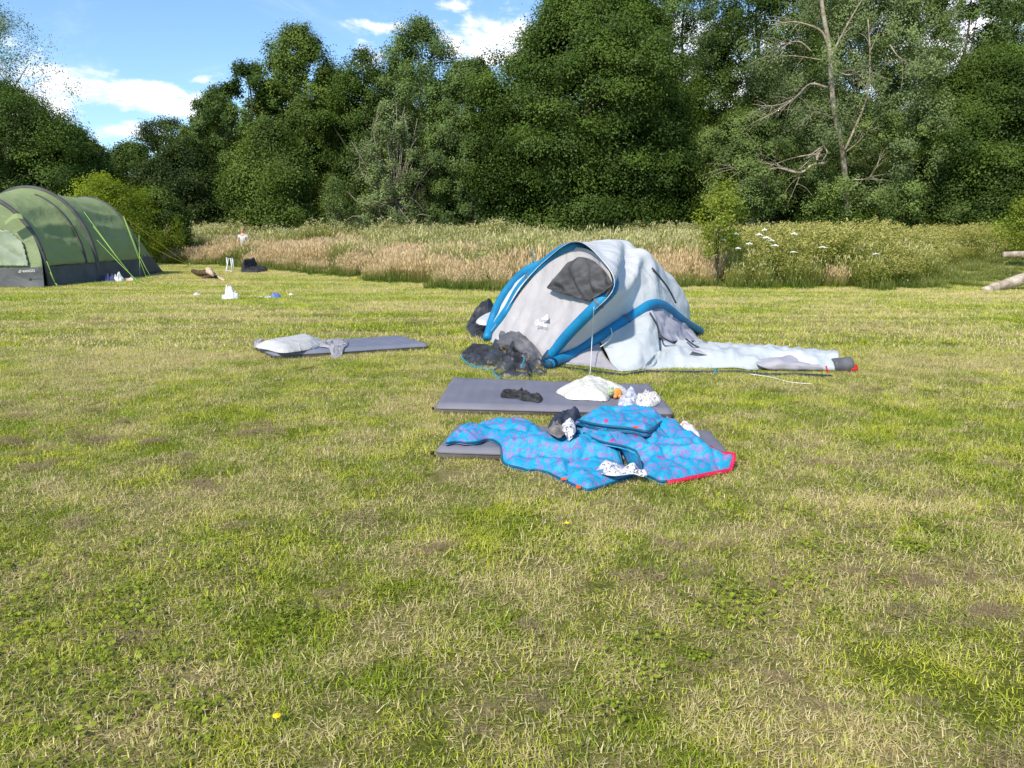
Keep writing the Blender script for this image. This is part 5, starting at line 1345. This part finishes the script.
J = [pj(0, 0, .66), pj(0, 0, .82), pj(0, -.01, .97), pj(0, 0, 1.03), pj(0, -.01, 1.10), pj(0, -.015, 1.17), pj(.12, 0, .95), pj(.21, .02, .80), pj(.12, -.06, .70), pj(-.12, 0, .95), pj(-.17, -.02, .79), pj(-.15, -.08, .64), pj(.065, 0, .58), pj(.075, -.01, .33), pj(.075, .01, .06), pj(.08, -.10, .03), pj(-.065, 0, .58), pj(-.08, -.02, .33), pj(-.08, 0, .06), pj(-.09, -.10, .03), pj(.08, -.09, .68), pj(-.14, -.11, .59)]
E = [(0, 1), (1, 2), (2, 3), (3, 4), (4, 5), (2, 6), (6, 7), (7, 8), (2, 9), (9, 10), (10, 11), (0, 12), (12, 13), (13, 14), (14, 15), (0, 16), (16, 17), (17, 18), (18, 19), (8, 20), (11, 21)]
rad = [.085, .08, .075, .035, .065, .06, .036, .028, .02, .036, .028, .02, .06, .042, .028, .022, .06, .042, .028, .022, .016, .016]
skinmesh('body', J, E, rad, 0, skin_m, per)
J2 = [pj(0, 0, .62), pj(0, 0, .80), pj(0, -.005, .955), pj(.12, 0, .95), pj(.175, .01, .86), pj(-.12, 0, .95), pj(-.155, -.01, .86)]
skinmesh('tshirt', J2, [(0, 1), (1, 2), (2, 3), (3, 4), (2, 5), (5, 6)], [.108, .10, .09, .052, .05, .052, .05], 0, tee, per)
J3 = [pj(0, 0, .63), pj(.068, 0, .55), pj(.075, -.01, .38), pj(-.068, 0, .55), pj(-.08, -.02, .38)]
skinmesh('shorts', J3, [(0, 1), (1, 2), (0, 3), (3, 4)], [.10, .075, .062, .075, .062], 0, shorts, per)
mb = MB(); mb.ball(pj(0, .018, 1.165), .083, 14, 10, (.95, 1, .92), nz=.1); mb.build('hair', hair_m, per)
mb = MB()
for s_ in (-1, 1): mb.ball(pj(s_ * .026, -.078, 1.135), .008, 7, 5); 
mb.build('eyes', blk, per)
mb = MB(); mb.ball(pj(0, -.085, 1.115), .011, 7, 5); mb.ball(pj(.075, 0, 1.12), .016, 7, 5, (.4, 1, 1)); mb.ball(pj(-.075, 0, 1.12), .016, 7, 5, (.4, 1, 1)); mb.ball(pj(0, -.072, 1.085), .013, 7, 5, (1.4, .5, .4)); mb.build('face', skin_m, per)
for s_, i in ((1, 20), (-1, 21)):
    mb = MB(); b = Vector(J[i])
    for k in range(4): a = b + Vector(((k - 1.5) * .011, 0, 0)); mb.tube(cr([a, a + Vector((0, -.02, -.02)), a + Vector((0, -.02, -.045))], 5), [.007, .007, .006, .006, .004], 6)
    mb.tube([b + Vector((-s_ * .02, 0, .01)), b + Vector((-s_ * .035, -.02, -.015))], [.008, .005], 6); mb.build('hand', skin_m, per)
